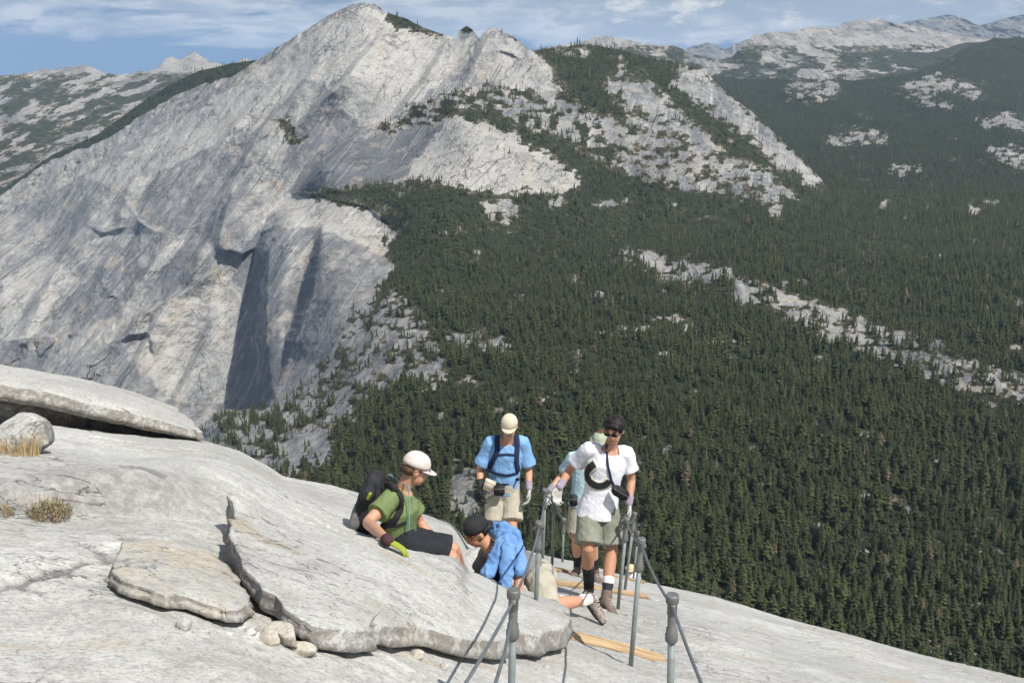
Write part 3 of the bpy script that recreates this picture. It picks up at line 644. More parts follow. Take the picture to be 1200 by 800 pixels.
# a second, finer break running across the middle left
_l2 = [hit(x, y) for x, y in [(-40,690),(10,683),(60,672),(100,668)]]
_l2x = [p.x for p in _l2]; _l2y = [p.y for p in _l2]
def ground(X, Y):
    z = ground0(X, Y); X = np.asarray(X, float); Y = np.asarray(Y, float)
    wob = 0.06 * fbm(X / .5, Y / .5, 0 * X, 3, 301)
    d = Y + wob - np.interp(X, _lgx, _lgy); h = np.interp(X, _lgx, _lgh, right=0)
    z = z + h * sstep(-0.05, 0.42, d) * (1 - 0.85 * sstep(0.5, 3.2, d)) * sstep(7, 4, -0.0 * d)
    d2 = Y + wob * .5 - np.interp(X, _l2x, _l2y); z = z + 0.035 * sstep(-.01, .05, d2) * (1 - sstep(.1, 1.0, d2)) * sstep(_l2x[-1] + .1, _l2x[-1] - .5, X) * sstep(_l2x[0]-1, _l2x[0], X)
    # long low swells
    z = z + 0.035 * sstep(2, 5, Y) * fbm(X / 1.6, Y / 1.1, 0 * X, 3, 311) * (1 - sstep(9, 12, Y))
    return z
def ground_fine(X, Y):
    z = ground(X, Y)
    n = 0.010 * fbm(X / .30, Y / .30, z / .3, 4, 321) + 0.006 * fbm(X / .07, Y / .07, z / .07, 3, 331)
    # thin flakes: terraced noise gives little broken steps
    q = fbm(X / .9 + 3, Y / .45, 0 * X, 4, 341) * 4 + 0.6 * (Y - 0.3 * X); st = (np.floor(q) + sstep(0.0, 0.10, q - np.floor(q))) - q
    m = sstep(0.02, 0.25, fbm(X / 1.3, Y / 1.3, 0 * X, 3, 351))
    return z + n + 0.018 * st * m
gv = np.concatenate([np.arange(-4, 2.6, .12), np.arange(2.6, 4, .03), np.arange(4, 13, .0225), np.arange(13, 20, .06), 20 * 1.035 ** np.arange(0, 78)])
gu = np.concatenate([np.linspace(-1.6, -.66, 60)[:-1], np.linspace(-.66, .66, 840), np.linspace(.66, 1.6, 60)[1:]])
GX = gu[None] * (np.maximum(gv[:, None], -3) + 4.6); GY = np.repeat(gv[:, None], len(gu), 1)
GZ = ground_fine(GX, GY)
GZ = np.where(GY > 22, GZ - 0.006 * (GY - 22) ** 2, GZ)
me = mesh_np('rock_ground', np.stack([GX, GY, GZ], -1).reshape(-1, 3), grid_faces(*GX.shape), 4)

def granite(name, warm=0.0, side=False):
    m, n, b = material(name)
    geo = n.add('ShaderNodeNewGeometry'); tc = geo.outputs['Position']
    big = n.noise(tc, 0.55, 5, 0.6, 0.4); med = n.noise(tc, 4.0, 6, 0.68, 0.3); fine = n.noise(n.comb(n.dot(tc, (.8, .3, 0)), n.dot(tc, (-.4, 1.3, 0)), n.dot(tc, (0, 0, 1))), 48.0, 5, 0.8); gr = n.noise(tc, 190.0, 2, 0.8)
    c = n.mix(n.ramp(big, .35, .66), (0.395, 0.392, 0.368), (0.55, 0.548, 0.52))
    c = n.mix(n.math('MULTIPLY', n.ramp(med, .42, .70), 0.5), c, (0.29, 0.28, 0.255))
    g2 = n.noise(tc, 22, 6, .78, .3); c = n.mix(n.math('MULTIPLY', n.ramp(g2, .50, .60), .38), c, (0.20, 0.195, 0.18))
    # iron stains
    st = n.noise(n.comb(n.dot(tc, (1.1, .3, 0)), n.dot(tc, (-.5, 2.2, 0)), n.dot(tc, (0, 0, 2.0))), 0.9, 5, .62, .8)
    c = n.mix(n.math('MULTIPLY', n.ramp(st, .55, .72), 0.55 + warm), c, (0.40, 0.32, 0.21))
    if warm > .2: c = n.mix(n.math('MULTIPLY', n.ramp(n.noise(tc, 2.2, 5, .65, .5), .40, .62), 0.55), c, (0.50, 0.40, 0.26))
    # lichen and weather pits: dark flecks stretched along the flakes, gathered in patches
    fl = n.noise(n.comb(n.dot(tc, (.85, .5, 0)), n.dot(tc, (-1.5, 2.6, 0)), n.dot(tc, (0, 0, 3.0))), 11, 5, .72, .6)
    pa = n.ramp(n.noise(tc, 1.5, 4, .6, .5), .50, .62)
    c = n.mix(n.math('MULTIPLY', n.math('MULTIPLY', n.ramp(fl, .585, .64), pa), 0.72), c, (0.16, 0.15, 0.14))
    c = n.mix(n.math('MULTIPLY', n.ramp(fine, .50, .62), 0.60), c, (0.17, 0.165, 0.155))
    c = n.mix(n.math('MULTIPLY', n.ramp(gr, .56, .66), 0.30), c, (0.62, 0.61, 0.58))
    dk = n.add('ShaderNodeAttribute', attribute_name='ledge_crack_dark').outputs['Fac']  # mask of the dark cracks and the darker ledge face
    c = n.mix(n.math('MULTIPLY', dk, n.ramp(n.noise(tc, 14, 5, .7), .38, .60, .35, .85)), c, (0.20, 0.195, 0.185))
    # hairline cracks
    cr = n.noise(n.comb(n.dot(tc, (.5, .1, 0)), n.dot(tc, (-.3, 1.6, 0)), n.dot(tc, (0, 0, 1.0))), 1.6, 7, .6, 1.6)
    ck = n.math('MULTIPLY', n.ramp(n.math('ABSOLUTE', n.math('SUBTRACT', cr, .5)), 0.0, .006, 1, 0), n.ramp(n.noise(tc, .8, 3), .5, .6))
    c = n.mix(n.math('MULTIPLY', ck, 0.75), c, (0.12, 0.11, 0.10))
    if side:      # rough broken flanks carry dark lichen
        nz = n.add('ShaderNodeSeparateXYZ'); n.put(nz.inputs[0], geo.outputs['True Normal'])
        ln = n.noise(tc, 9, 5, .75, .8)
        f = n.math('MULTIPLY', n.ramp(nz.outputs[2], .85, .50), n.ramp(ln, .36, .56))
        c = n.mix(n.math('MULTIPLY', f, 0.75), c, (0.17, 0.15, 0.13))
    n.put(b.inputs['Base Color'], c); b.inputs['Roughness'].default_value = 0.9; b.inputs['Specular IOR Level'].default_value = 0.25
    hgt = n.math('MULTIPLY_ADD', med, .02, n.math('MULTIPLY_ADD', fine, .006, n.math('MULTIPLY', fl, -.010)))
    hgt = n.math('SUBTRACT', hgt, n.math('MULTIPLY', ck, .01))
    n.put(b.inputs['Normal'], n.bump(hgt, 0.9, 1.0))
    return m
rock_near = granite('weathered_granite'); rock_slab = granite('slab_granite', .05, True); rock_warm = granite('stained_granite', .40, True)
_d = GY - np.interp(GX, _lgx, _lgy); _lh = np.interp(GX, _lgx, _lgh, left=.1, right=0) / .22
_ck = np.zeros_like(GX)
for ln in [[(-10,694),(30,684),(58,676),(72,668),(95,665)], [(148,633),(168,635),(190,641),(205,648)], [(188,650),(212,646),(235,650),(252,655)], [(240,652),(255,660),(270,668)], [(60,535),(100,541),(150,545),(178,551),(190,556)],
           [(-10,598),(10,597),(22,592)], [(95,640),(118,650),(128,660)], [(930,748),(945,752),(960,751)], [(300,645),(330,655),(352,668)]]:
    W_ = [hit(x, y, ground) for x, y in ln]
    for a_, b_ in zip(W_[:-1], W_[1:]):
        ab = (b_ - a_).to_2d(); L2 = ab.length_squared; jx = GX + .05 * fbm(GX / .16, GY / .16, 0 * GX, 3, 371) if False else GX
        tt = np.clip(((GX - a_.x) * ab.x + (GY - a_.y) * ab.y) / L2, 0, 1); near_ = (np.abs(GX - a_.x) < 1.2) & (np.abs(GY - a_.y) < 2.5)
        wv_ = np.zeros_like(GX); wv_[near_] = .055 * fbm(GX[near_] / .14, GY[near_] / .14, 0 * GX[near_], 3, 371, .6)
        dd = np.abs((GX - a_.x - tt * ab.x) * ab.y - (GY - a_.y - tt * ab.y) * ab.x) / math.sqrt(L2) ; dd = np.sqrt((GX - a_.x - tt * ab.x) ** 2 + (GY - a_.y - tt * ab.y) ** 2 * .45) + wv_
        _ck = np.maximum(_ck, near_ * sstep(.030, .008, np.abs(dd)) * 1.6)
GZ = GZ - .014 * np.minimum(_ck, 1)
me.vertices.foreach_set('co', np.stack([GX, GY, GZ], -1).reshape(-1).astype(np.float32)); me.update()
vattr(me, 'ledge_crack_dark', (_ck + _lh * sstep(-.06, .06, _d) * sstep(.75, .30, _d + .12 * fbm(GX / .5, GY / .3, 0 * GX, 3, 361)) * sstep(8.5, 6.5, GY * 0 + 6) ).ravel())  # cracks, plus an uneven darker band on the left ledge face
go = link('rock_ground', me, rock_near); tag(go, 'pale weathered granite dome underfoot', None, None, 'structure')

def closed(ptsl, n=200, sm=2):
    p = np.array(ptsl, float); q = np.vstack([p, p[:1]]); d = np.concatenate([[0], np.cumsum(np.linalg.norm(np.diff(q, axis=0), axis=1))])
    s = np.linspace(0, d[-1], n, endpoint=False); r = np.stack([np.interp(s, d, q[:, k]) for k in range(p.shape[1])], 1)
    for _ in range(sm): r = (np.roll(r, 1, 0) + 2 * r + np.roll(r, -1, 0)) / 4
    return r
def slab(name, outline_px, thick, mat, label, cat, lift=0.0, undercut=.05, group=None, seed=1, plane=None, rim=.05, crown=.05, n=240, rings=46, edge=None, jag=.045, under=-.06):
    """exfoliated plate: outline on the rock, undercut rim, rounded brow and a gently swelling weathered top"""
    if plane is None: O = np.array([list(hit(x, y, ground))[:2] for x, y in outline_px])
    else: O = np.array([list(plane(x, y))[:2] for x, y in outline_px])
    O = closed(O, n, 1); C = O.mean(0)
    # outward normals
    T_ = np.roll(O, -1, 0) - np.roll(O, 1, 0); N_ = np.stack([T_[:, 1], -T_[:, 0]], 1); N_ /= np.linalg.norm(N_, axis=1)[:, None]
    if ((O - C) * N_).sum() < 0: N_ = -N_
    O = O + N_ * (jag * fbm(O[:, 0] / .22, O[:, 1] / .22, 0 * O[:, 0], 4, seed + 9, .6) - .05 * sstep(.1, .22, fbm(O[:, 0] / .30, O[:, 1] / .30, 0 * O[:, 0] + 5, 2, seed + 12)))[:, None]
    th = (np.array([thick(x, y) for x, y in O]) if callable(thick) else np.full(n, thick)) * (1 + .18 * fbm(O[:, 0] / .5, O[:, 1] / .5, 0 * O[:, 0], 3, seed))
    for _ in range(4): th = (np.roll(th, 1) + 2 * th + np.roll(th, -1)) / 4
    base = (lambda X, Y: ground(X, Y)) if plane is None else (lambda X, Y: plane.z(X, Y))
    VV = []
    prof = [(.55, under), (undercut * 3.2, under * .8), (undercut * 1.1, .005), (undercut * 1.0, .13), (.012, .24), (-.008, .35), (0.0, .58), (.014, .76), (rim * .35, .95), (rim, .99)]
    for ins, hh in prof:
        p = O - N_ * min(ins, .3) if ins < .5 else C + (O - C) * .5
        z = base(p[:, 0], p[:, 1]) + lift + (hh * th if hh > 0.03 else hh)
        if 0.1 < hh < .95:
            rough = .022 * fbm(p[:, 0] / .09, p[:, 1] / .09, 0 * z + hh * th / .06, 4, seed + 21, .6)
            p = p + N_ * rough[:, None]
        VV.append(np.column_stack([p, z]))
    q0 = O - N_ * rim; qs = q0.copy()
    for _ in range(60): qs = (np.roll(qs, 1, 0) + 2 * qs + np.roll(qs, -1, 0)) / 4
    for j in range(1, rings + 1):
        f = 1 - (j / rings); f = f ** 1.0
        g_ = f ** 9; p = C + (q0 * g_ + qs * (1 - g_) - C) * max(f, 1e-3); dist = 1 - f
        tc_ = np.array([thick(a0, b0) for a0, b0 in p]) if callable(thick) else th * f + th.mean() * (1 - f)
        tc_ = th * f ** 6 + tc_ * (1 - f ** 6)
        z = base(p[:, 0], p[:, 1]) + lift + tc_ * (.99 + .01 * min(1, dist * 6)) + crown * (1 - f ** 2)
        z = z + (.012 * fbm(p[:, 0] / .25, p[:, 1] / .25, 0 * z, 4, seed + 31) + .005 * fbm(p[:, 0] / .05, p[:, 1] / .05, 0 * z, 3, seed + 41)) * min(1, dist * 12)
        VV.append(np.column_stack([p, z]))
    V = np.array(VV); nr = V.shape[0]
    i = np.arange(nr * n).reshape(nr, n); j2 = np.roll(i, -1, 1)
    Fc = np.stack([i[:-1], j2[:-1], j2[1:], i[1:]], -1).reshape(-1, 4)
    me = mesh_np(name, V.reshape(-1, 3), Fc, 4)
    bm = bmesh.new(); bm.from_mesh(me); bmesh.ops.recalc_face_normals(bm, faces=bm.faces); bm.to_mesh(me); bm.free()
    # origin at the slab's base centre
    o = link(name, me, mat); c = Vector((float(C[0]), float(C[1]), float(base(np.array(C[0]), np.array(C[1])))))
    me.transform(Matrix.Translation(-c)); o.location = c
    tag(o, label, cat, group); return o
big_out = [(268,628),(264,645),(270,668),(288,696),(306,722),(326,748),(346,764),(375,772),(410,774),(445,774),(470,768),(500,766),(525,776),(560,781),(600,782),(640,778),(660,768),(670,750),(664,736),
           (640,722),(605,702),(575,688),(540,672),(500,662),(450,652),(400,644),(350,638),(300,630)]
bigslab = slab('granite_slab', big_out, lambda x, y: (.15 + .34 * float(sstep(-1.2, -2.1, x)) + .06 * float(sstep(-.2, .35, x))) * (1 - .9 * float(sstep(-1.2, -.1, y - (7.45 + .25 * x))) * float(sstep(-2.1, -1.6, x)) * (1 - .75 * float(sstep(-.85, -.45, x)))), rock_slab, 'largest broad flat granite slab, the sitting man leans his hand on it', 'rock slab', seed=5, rim=.022, crown=.05, undercut=.07)
small_out = [(140,655),(131,672),(130,690),(142,702),(170,712),(205,723),(240,735),(270,742),(295,740),(309,731),(307,718),(292,700),(272,682),(250,665),(215,655),(175,648)]
slab('granite_slab', small_out, lambda x, y: (.085 + .05 * float(sstep(-2.4, -3.2, x))) * (.45 + .55 * float(sstep(7.1, 6.4, y))), rock_warm, 'smaller tan stained granite slab lying left of the largest slab', 'rock slab', seed=15, rim=.02, crown=.015, undercut=.10)
class Pl:
    def __init__(s, pts): A = np.array([[p.x, p.y, 1] for p in pts]); s.k = np.linalg.lstsq(A, np.array([p.z for p in pts]), rcond=None)[0]
    def z(s, X, Y): return s.k[0] * X + s.k[1] * Y + s.k[2]
    def __call__(s, px, py):
        a, t = at_pt(px, py); a = float(a); t = float(t); Y = s.k[2] / (t - s.k[0] * a - s.k[1]); return Vector((a * Y, Y, t * Y))
pl = Pl([P(-120, 458, 8.4), P(235, 519, 9.6), P(0, 440, 10.6)])
lip = [(-260,430),(-120,456),(0,472),(50,479),(100,491),(150,502),(190,510),(236,520)]
LP = [list(pl(x, y))[:2] for x, y in lip]
ex = np.array([0.35, 1.0]) ; ex = ex / np.linalg.norm(ex)
far_ = [(LP[-1][0] + .02, LP[-1][1] + .1), (LP[-1][0] - .25, LP[-1][1] + .55), (LP[-2][0] - .15, LP[-2][1] + 1.1), (LP[-4][0] - .1, LP[-4][1] + 1.5), (LP[2][0], LP[2][1] + 1.8), (LP[0][0], LP[0][1] + 1.8)]
class Pl2(Pl):
    pass
allp = [tuple(q) for q in LP] + far_
pw_ = lambda x, y: Vector((x, y, 0)); pw_.z = pl.z
class Raw:
    def __call__(s, x, y): return Vector((x, y, 0))
    def z(s, X, Y): return pl.z(X, Y)
slab('granite_slab', allp, lambda x, y: .18 - .07 * float(sstep(-4.0, -2.9, x)), rock_slab, 'long tilted granite slab with a dark gap beneath, at the upper left skyline', 'rock slab', plane=Raw(), seed=25, rim=.03, crown=.06, undercut=.06, jag=.05, under=-.01)

_o = [pl(x, y) for x, y in [(-200,440),(-60,462),(0,470),(60,480),(130,494),(190,508),(222,516)]]
sup = [(p.x, p.y + .45) for p in _o] + [(_o[-1].x - .3, _o[-1].y + 1.0), (_o[3].x, _o[3].y + 1.6), (_o[0].x, _o[0].y + 1.6)]
class RawG:
    def __call__(s, x, y): return Vector((x, y, 0))
    def z(s, X, Y): return ground(X, Y)
slab('granite_block', sup, lambda x, y: max(.05, float(pl.z(x, y) - ground(np.array(x), np.array(y))) - .02), rock_slab, 'shaded block of granite under the tilted slab, seen in its dark gap', 'rock block', plane=RawG(), seed=35, rim=.05, crown=0.0, undercut=.0, under=-.1)

def rock(px, py, w, d, h, seed, mat, label, name='stone', cat='stone', sink=.25, rz=0.0, group=None, Yoff=0.0):
    c = hit(px, py, ground); c = Vector((c.x, c.y + Yoff, float(ground(np.array(c.x), np.array(c.y + Yoff)))))
    bm = bmesh.new(); bmesh.ops.create_icosphere(bm, subdivisions=4 if w > .3 else 3, radius=1)
    co = np.array([v.co for v in bm.verts])
    # a few flat facets, then grain
    rr = np.random.RandomState(seed)
    for _ in range(9):
        nrm = rr.normal(size=3); nrm /= np.linalg.norm(nrm); k = rr.uniform(.55, .85); dd = co @ nrm; co = co - np.maximum(dd - k, 0)[:, None] * nrm
    co = co * (1 + .07 * fbm(co[:, 0] * 2 + seed, co[:, 1] * 2, co[:, 2] * 2, 4, seed))[:, None]
    co = co * np.array([w / 2, d / 2, h / 2]) + np.array([0, 0, h / 2 - sink * h])
    for v, q in zip(bm.verts, co): v.co = q
    me = bpy.data.meshes.new(name); bm.to_mesh(me); bm.free()
    o = link(name, me, mat); o.location = c; o.rotation_euler = (0, -.1, rz)
    tag(o, label, cat, group); return o
rock(2, 531, .50, .5, .34, 3, rock_slab, 'round boulder with dry grass at its foot under the tilted slab', 'boulder', 'boulder', .25, Yoff=.22)
rock(314, 752, .17, .10, .09, 4, rock_warm, 'thin brown wedge of rock between the two front slabs', rz=-.6)
rock(333, 755, .26, .13, .12, 5, rock_warm, 'tan wedge shaped stone jammed beside the largest slab', rz=-.7)
rock(350, 765, .18, .10, .06, 6, rock_warm, 'pale orange flat stone at the lower left corner of the largest slab', rz=-.3)
rock(217, 737, .085, .07, .07, 7, rock_near, 'small round white stone below the tan stained slab')
for i, (x, y, s_) in enumerate([(150,718,.05),(166,724,.06),(180,730,.045),(243,744,.04),(252,744,.035),(268,746,.05),(293,745,.07),(302,748,.05),(488,771,.09),(520,784,.06),(364,771,.06),(390,778,.04),(236,741,.035),(205,735,.03),(294,740,.03),(640,783,.05)]):
    rock(x, y, s_, s_ * .8, s_ * .6, 20 + i, rock_near, 'little pale pebble lying along the shaded foot of a slab', 'pebble', 'pebble', group='pebbles along the slab edges')
rock(548, 664, .36, .5, .16, 41, rock_near, 'grey block behind the crawling boy, beside the sitting man knees', 'stone', 'stone', Yoff=.9)

# ------------------------------------------------------------------ plants on the rock
def leafmat(name, c1, c2):
    m, n, b = material(name); oi = n.add('ShaderNodeNewGeometry')
    n.put(b.inputs['Base Color'], n.mix(oi.outputs['Random Per Island'], c1, c2)); b.inputs['Roughness'].default_value = .7; return m
straw = leafmat('dry_grass_blade', (0.50, 0.36, 0.17), (0.66, 0.52, 0.30)); greenl = leafmat('shrub_leaf', (0.12, 0.13, 0.05), (0.30, 0.25, 0.13)); twig = leafmat('twig', (0.30, 0.20, 0.12), (0.38, 0.28, 0.2))
def blades(n, rad, hgt, seed, lean=.5, w=.004):
    r = np.random.RandomState(seed); V = []; Fc = []
    for i in range(n):
        a = r.rand() * 6.28; q = rad * math.sqrt(r.rand()); x, y = q * math.cos(a), q * math.sin(a); h = hgt * r.uniform(.4, 1); l = lean * r.uniform(.2, 1) * h; a2 = a + r.uniform(-.8, .8)
        dx, dy = math.cos(a2) * l, math.sin(a2) * l; sx, sy = -math.sin(a2 + r.uniform(-1, 1)) * w, math.cos(a2) * w; b = len(V)
        V += [(x - sx, y - sy, -.02), (x + sx, y + sy, -.02), (x + dx * .4 + sx * .8, y + dy * .4 + sy * .8, h * .6), (x + dx * .4 - sx * .8, y + dy * .4 - sy * .8, h * .6), (x + dx, y + dy, h)]
        Fc += [(b, b + 1, b + 2), (b, b + 2, b + 3), (b + 3, b + 2, b + 4)]
    return np.array(V), np.array(Fc)
def plant(px, py, label, parts, name, cat):
    c = hit(px, py, ground); e = empty(name, c); tag(e, label, cat)
    for nm, (V, Fc), m in parts: link(nm, mesh_np(nm, V + np.array(c), Fc, 3), m, e, smooth=False)
    return e
bpy.context.view_layer.update()
plant(17, 532, 'tuft of straw coloured dry grass beside the round boulder', [('grass_blades', blades(520, .15, .15, 1, .8, .0022), straw)], 'grass_tuft', 'grass tuft')
def leaves(n, rad, hgt, seed, sz=.014):
    r = np.random.RandomState(seed); V = []; Fc = []
    for i in range(n):
        a = r.rand() * 6.28; q = rad * math.sqrt(r.rand()); z = hgt * (1 - (q / rad) ** 2 * .6) * r.uniform(.15, 1); p = np.array([q * math.cos(a), q * math.sin(a) * .7, z])
        u = r.normal(size=3); u /= np.linalg.norm(u); v = np.cross(u, r.normal(size=3)); v /= np.linalg.norm(v); s = sz * r.uniform(.6, 1.4); b = len(V)
        V += [p - u * s, p + v * s * .35, p + u * s, p - v * s * .35]; Fc += [(b, b + 1, b + 2), (b, b + 2, b + 3)]
    return np.array(V), np.array(Fc)
plant(58, 604, 'low green and brown shrub growing from the crack at left', [('leaves', leaves(800, .12, .09, 3, .009), greenl), ('stems', blades(160, .10, .12, 4, .9, .0018), twig)], 'shrub', 'shrub')
plant(2, 603, 'small dry weed sprig at the left end of the crack', [('leaves', leaves(90, .07, .05, 5, .010), greenl), ('stems', blades(30, .05, .08, 6, .9, .002), twig)], 'weed', 'weed')

# ================================================================== CABLE ROUTE
def metal(name, c, r=.45, mt=.7, rust=.3):
    m, n, b = material(name); tc = n.add('ShaderNodeTexCoord').outputs['Object']
    q = n.noise(tc, 30, 5, .7); k = n.mix(n.math('MULTIPLY', n.ramp(q, .5, .68), rust), c, (0.20, 0.13, 0.08)); k = n.mix(n.math('MULTIPLY', n.ramp(n.noise(tc, 12, 4), .45, .7), .5), k, tuple(x * 1.5 for x in c))
    n.put(b.inputs['Base Color'], k); b.inputs['Roughness'].default_value = r; b.inputs['Metallic'].default_value = mt; n.put(b.inputs['Normal'], n.bump(q, .2, .002)); return m
steel = metal('galvanised_pipe', (0.22, 0.255, 0.25), .6, .35, .55); steel2 = metal('cast_fitting', (0.16, 0.17, 0.165), .6, .5, .7); cablem = metal('steel_cable', (0.14, 0.155, 0.165), .5, .4, .2)
def lathe(prof, seg=20):
    bm = bmesh.new(); rings = []
    for r_, z in prof: rings.append([bm.verts.new((r_ * math.cos(2 * math.pi * i / seg), r_ * math.sin(2 * math.pi * i / seg), z)) for i in range(seg)])
    for a_, b_ in zip(rings[:-1], rings[1:]):
        for i in range(seg): bm.faces.new((a_[i], a_[(i + 1) % seg], b_[(i + 1) % seg], b_[i]))
    bm.faces.new(rings[0][::-1]); bm.faces.new(rings[-1]); return bm
def bm_mesh(bm, name):
    me = bpy.data.meshes.new(name); bmesh.ops.recalc_face_normals(bm, faces=bm.faces); bm.to_mesh(me); bm.free(); return me
def post(top, base, label, k=1.0, lug=True, rz=0):
    base = Vector(base); top = Vector(top); L = (top - base).length; e = empty('cable_post', base)
    e.rotation_mode = 'QUATERNION'; e.rotation_quaternion = (top - base).to_track_quat('Z', 'Y'); bpy.context.view_layer.update()
    tag(e, label, 'post', 'steel posts carrying the hand cables')
    def part(nm, me, m, par=e):
        o = bpy.data.objects.new(nm, me); me.materials.append(m); me.polygons.foreach_set('use_smooth', np.array([abs(p.normal.z) < .9 for p in me.polygons])); col.objects.link(o); o.parent = par; return o
    r_ = .0165 * k
    part('pipe', bm_mesh(lathe([(r_, -.12), (r_, L - .08)]), 'pipe'), steel)
    part('collar', bm_mesh(lathe([(r_ + .002, L - .235), (.025 * k, L - .23), (.029 * k, L - .222), (.029 * k, L - .195), (.0255 * k, L - .188), (.0245 * k, L - .165), (.0195 * k, L - .158), (.0195 * k, L - .10), (r_ + .002, L - .095)]), 'collar'), steel2)
    cp = part('cap', bm_mesh(lathe([(r_ + .002, L - .10), (.022 * k, L - .095), (.022 * k, L - .045), (.028 * k, L - .040), (.0295 * k, L - .034), (.0295 * k, L - .008), (.026 * k, L), (.0, L)]), 'cap'), steel2)
    bm = bmesh.new()
    for sx in (-1, 1):
        q = bmesh.ops.create_cube(bm, size=1); bmesh.ops.scale(bm, vec=(.008, .022, .030), verts=q['verts']); bmesh.ops.translate(bm, vec=(sx * .031 * k, 0, L - .05), verts=q['verts'])
    q = bmesh.ops.create_cone(bm, segments=8, radius1=.005, radius2=.005, depth=.085 * k, cap_ends=True); bmesh.ops.rotate(bm, verts=q['verts'], matrix=Matrix.Rotation(R(90), 3, 'Y')); bmesh.ops.translate(bm, vec=(0, 0, L - .05), verts=q['verts'])
    o = part('bolt', bm_mesh(bm, 'bolt'), steel2, cp); o.rotation_euler.z = rz
    return top
def gz(p): return Vector((p[0], p[1], float(ground(np.array(p[0]), np.array(p[1])))))
def base_at(px, Y, py=700):
    z = 0.0
    for _ in range(30):
        a, _t = at_pt(px, py); x = float(a) * Y; z = float(ground(np.array(x), np.array(Y)))
        t = z / Y; # back to py
        b = (t * CP + SP) / (CP - t * SP); py = 400 - b * F
    return Vector((x, Y, z))
PL = []; PR = []
PL.append(post(P(602, 690, 4.0), base_at(598, 4.0), 'nearest post of the left row, standing in front of the largest slab'))
PL.append(post(P(632, 611, 6.7), base_at(627, 6.8), 'left row post standing behind the big slab, next to the crawling boy'))
PL.append(post(P(639, 573, 9.9), base_at(635, 10.1), 'left row post between blue shirted hiker and white shirted hiker, thicker looking'))
PL.append(post(P(649, 580, 11.2), base_at(647, 11.3), 'left row post rising just below the gloved hand of the white shirted hiker'))
PL.append(post(P(661, 607, 13.0), base_at(659, 13.1), 'short looking post between two hikers, second last of the left row'))
PL.append(post(P(673, 632, 15.5), base_at(673, 15.6), 'last visible post of the left row, behind the legs of the hikers', k=.9))
PR.append(post(P(788, 696, 4.1), base_at(783, 4.1), 'nearest post of the right row at the bottom edge, right of the plank'))
PR.append(post(P(752, 630, 6.3), base_at(739, 6.25), 'leaning right row post rising from the end of the nearest plank'))
PR.append(post(P(735, 606, 8.6), base_at(724, 8.6), 'right row post under the left glove of the white shirted hiker'))
PR.append(post(P(744, 600, 10.6), base_at(732, 10.6), 'slender right row post seen just left of the straw hat'))
PR.append(post(P(748, 622, 14.0), base_at(742, 14.0), 'farthest right row post, beside the straw hatted person', k=.9))
def tube_mesh(pts, r_, seg=8, name='tube'):
    pts = [Vector(p) for p in pts]; bm = bmesh.new(); rings = []; up = Vector((0, 0, 1))
    for i, p in enumerate(pts):
        t = (pts[min(i + 1, len(pts) - 1)] - pts[max(i - 1, 0)]).normalized(); x = t.cross(up)
        if x.length < 1e-3: x = t.cross(Vector((0, 1, 0)))
        x.normalize(); y = x.cross(t); rr = r_[i] if isinstance(r_, (list, tuple)) else r_
        rings.append([bm.verts.new(p + rr * (math.cos(2 * math.pi * k / seg) * x + math.sin(2 * math.pi * k / seg) * y)) for k in range(seg)])
    for a_, b_ in zip(rings[:-1], rings[1:]):
        for i in range(seg): bm.faces.new((a_[i], a_[(i + 1) % seg], b_[(i + 1) % seg], b_[i]))
    bm.faces.new(rings[0][::-1]); bm.faces.new(rings[-1]); return bm_mesh(bm, name)
def sag(pts, k=.05, n=14):
    out = []
    for a_, b_ in zip(pts[:-1], pts[1:]):
        for i in range(n): f = i / n; q = a_.lerp(b_, f); q.z -= k * (b_ - a_).length * 4 * f * (1 - f); out.append(q)
    out.append(pts[-1]); return out
dn = Vector((0, 0, -.05))
rp = [P(835, 830, 3.1), PR[0] + dn, PR[1] + dn, PR[2] + dn, PR[3] + dn, PR[4] + dn, P(745, 668, 19)]
lp = [P(536, 812, 3.3), PL[0] + dn, PL[1] + dn, PL[2] + dn, PL[3] + dn, PL[4] + dn, PL[5] + dn, P(680, 668, 19)]
lp[0] = P(538, 812, 3.25)
tag(link('hand_cable', tube_mesh(sag(rp, .016), .0075), cablem), 'dark steel hand cable strung along the right row of posts', 'cable')
tag(link('hand_cable', tube_mesh(sag(lp, .012), .0075), cablem), 'dark steel hand cable strung along the left row of posts', 'cable')
c2 = [PL[0] + Vector((-.01, 0, -.14)), P(592, 762, 3.75), P(578, 808, 3.3)]
tag(link('hand_cable', tube_mesh(sag(c2, .006), .0075), cablem), 'short tail of cable hanging from the nearest left post to the ground', 'cable')
woodm, n, b = material('weathered_plank'); tcn = n.add('ShaderNodeTexCoord').outputs['Object']
gr = n.noise(n.comb(n.dot(tcn, (2.5, 0, 0)), n.dot(tcn, (0, 60, 0)), n.dot(tcn, (0, 0, 60))), 1.0, 6, .65, .6)
n.put(b.inputs['Base Color'], n.mix(n.ramp(gr, .35, .68), (0.46, 0.33, 0.19), (0.25, 0.165, 0.09))); b.inputs['Roughness'].default_value = .8; n.put(b.inputs['Normal'], n.bump(gr, .5, .004))
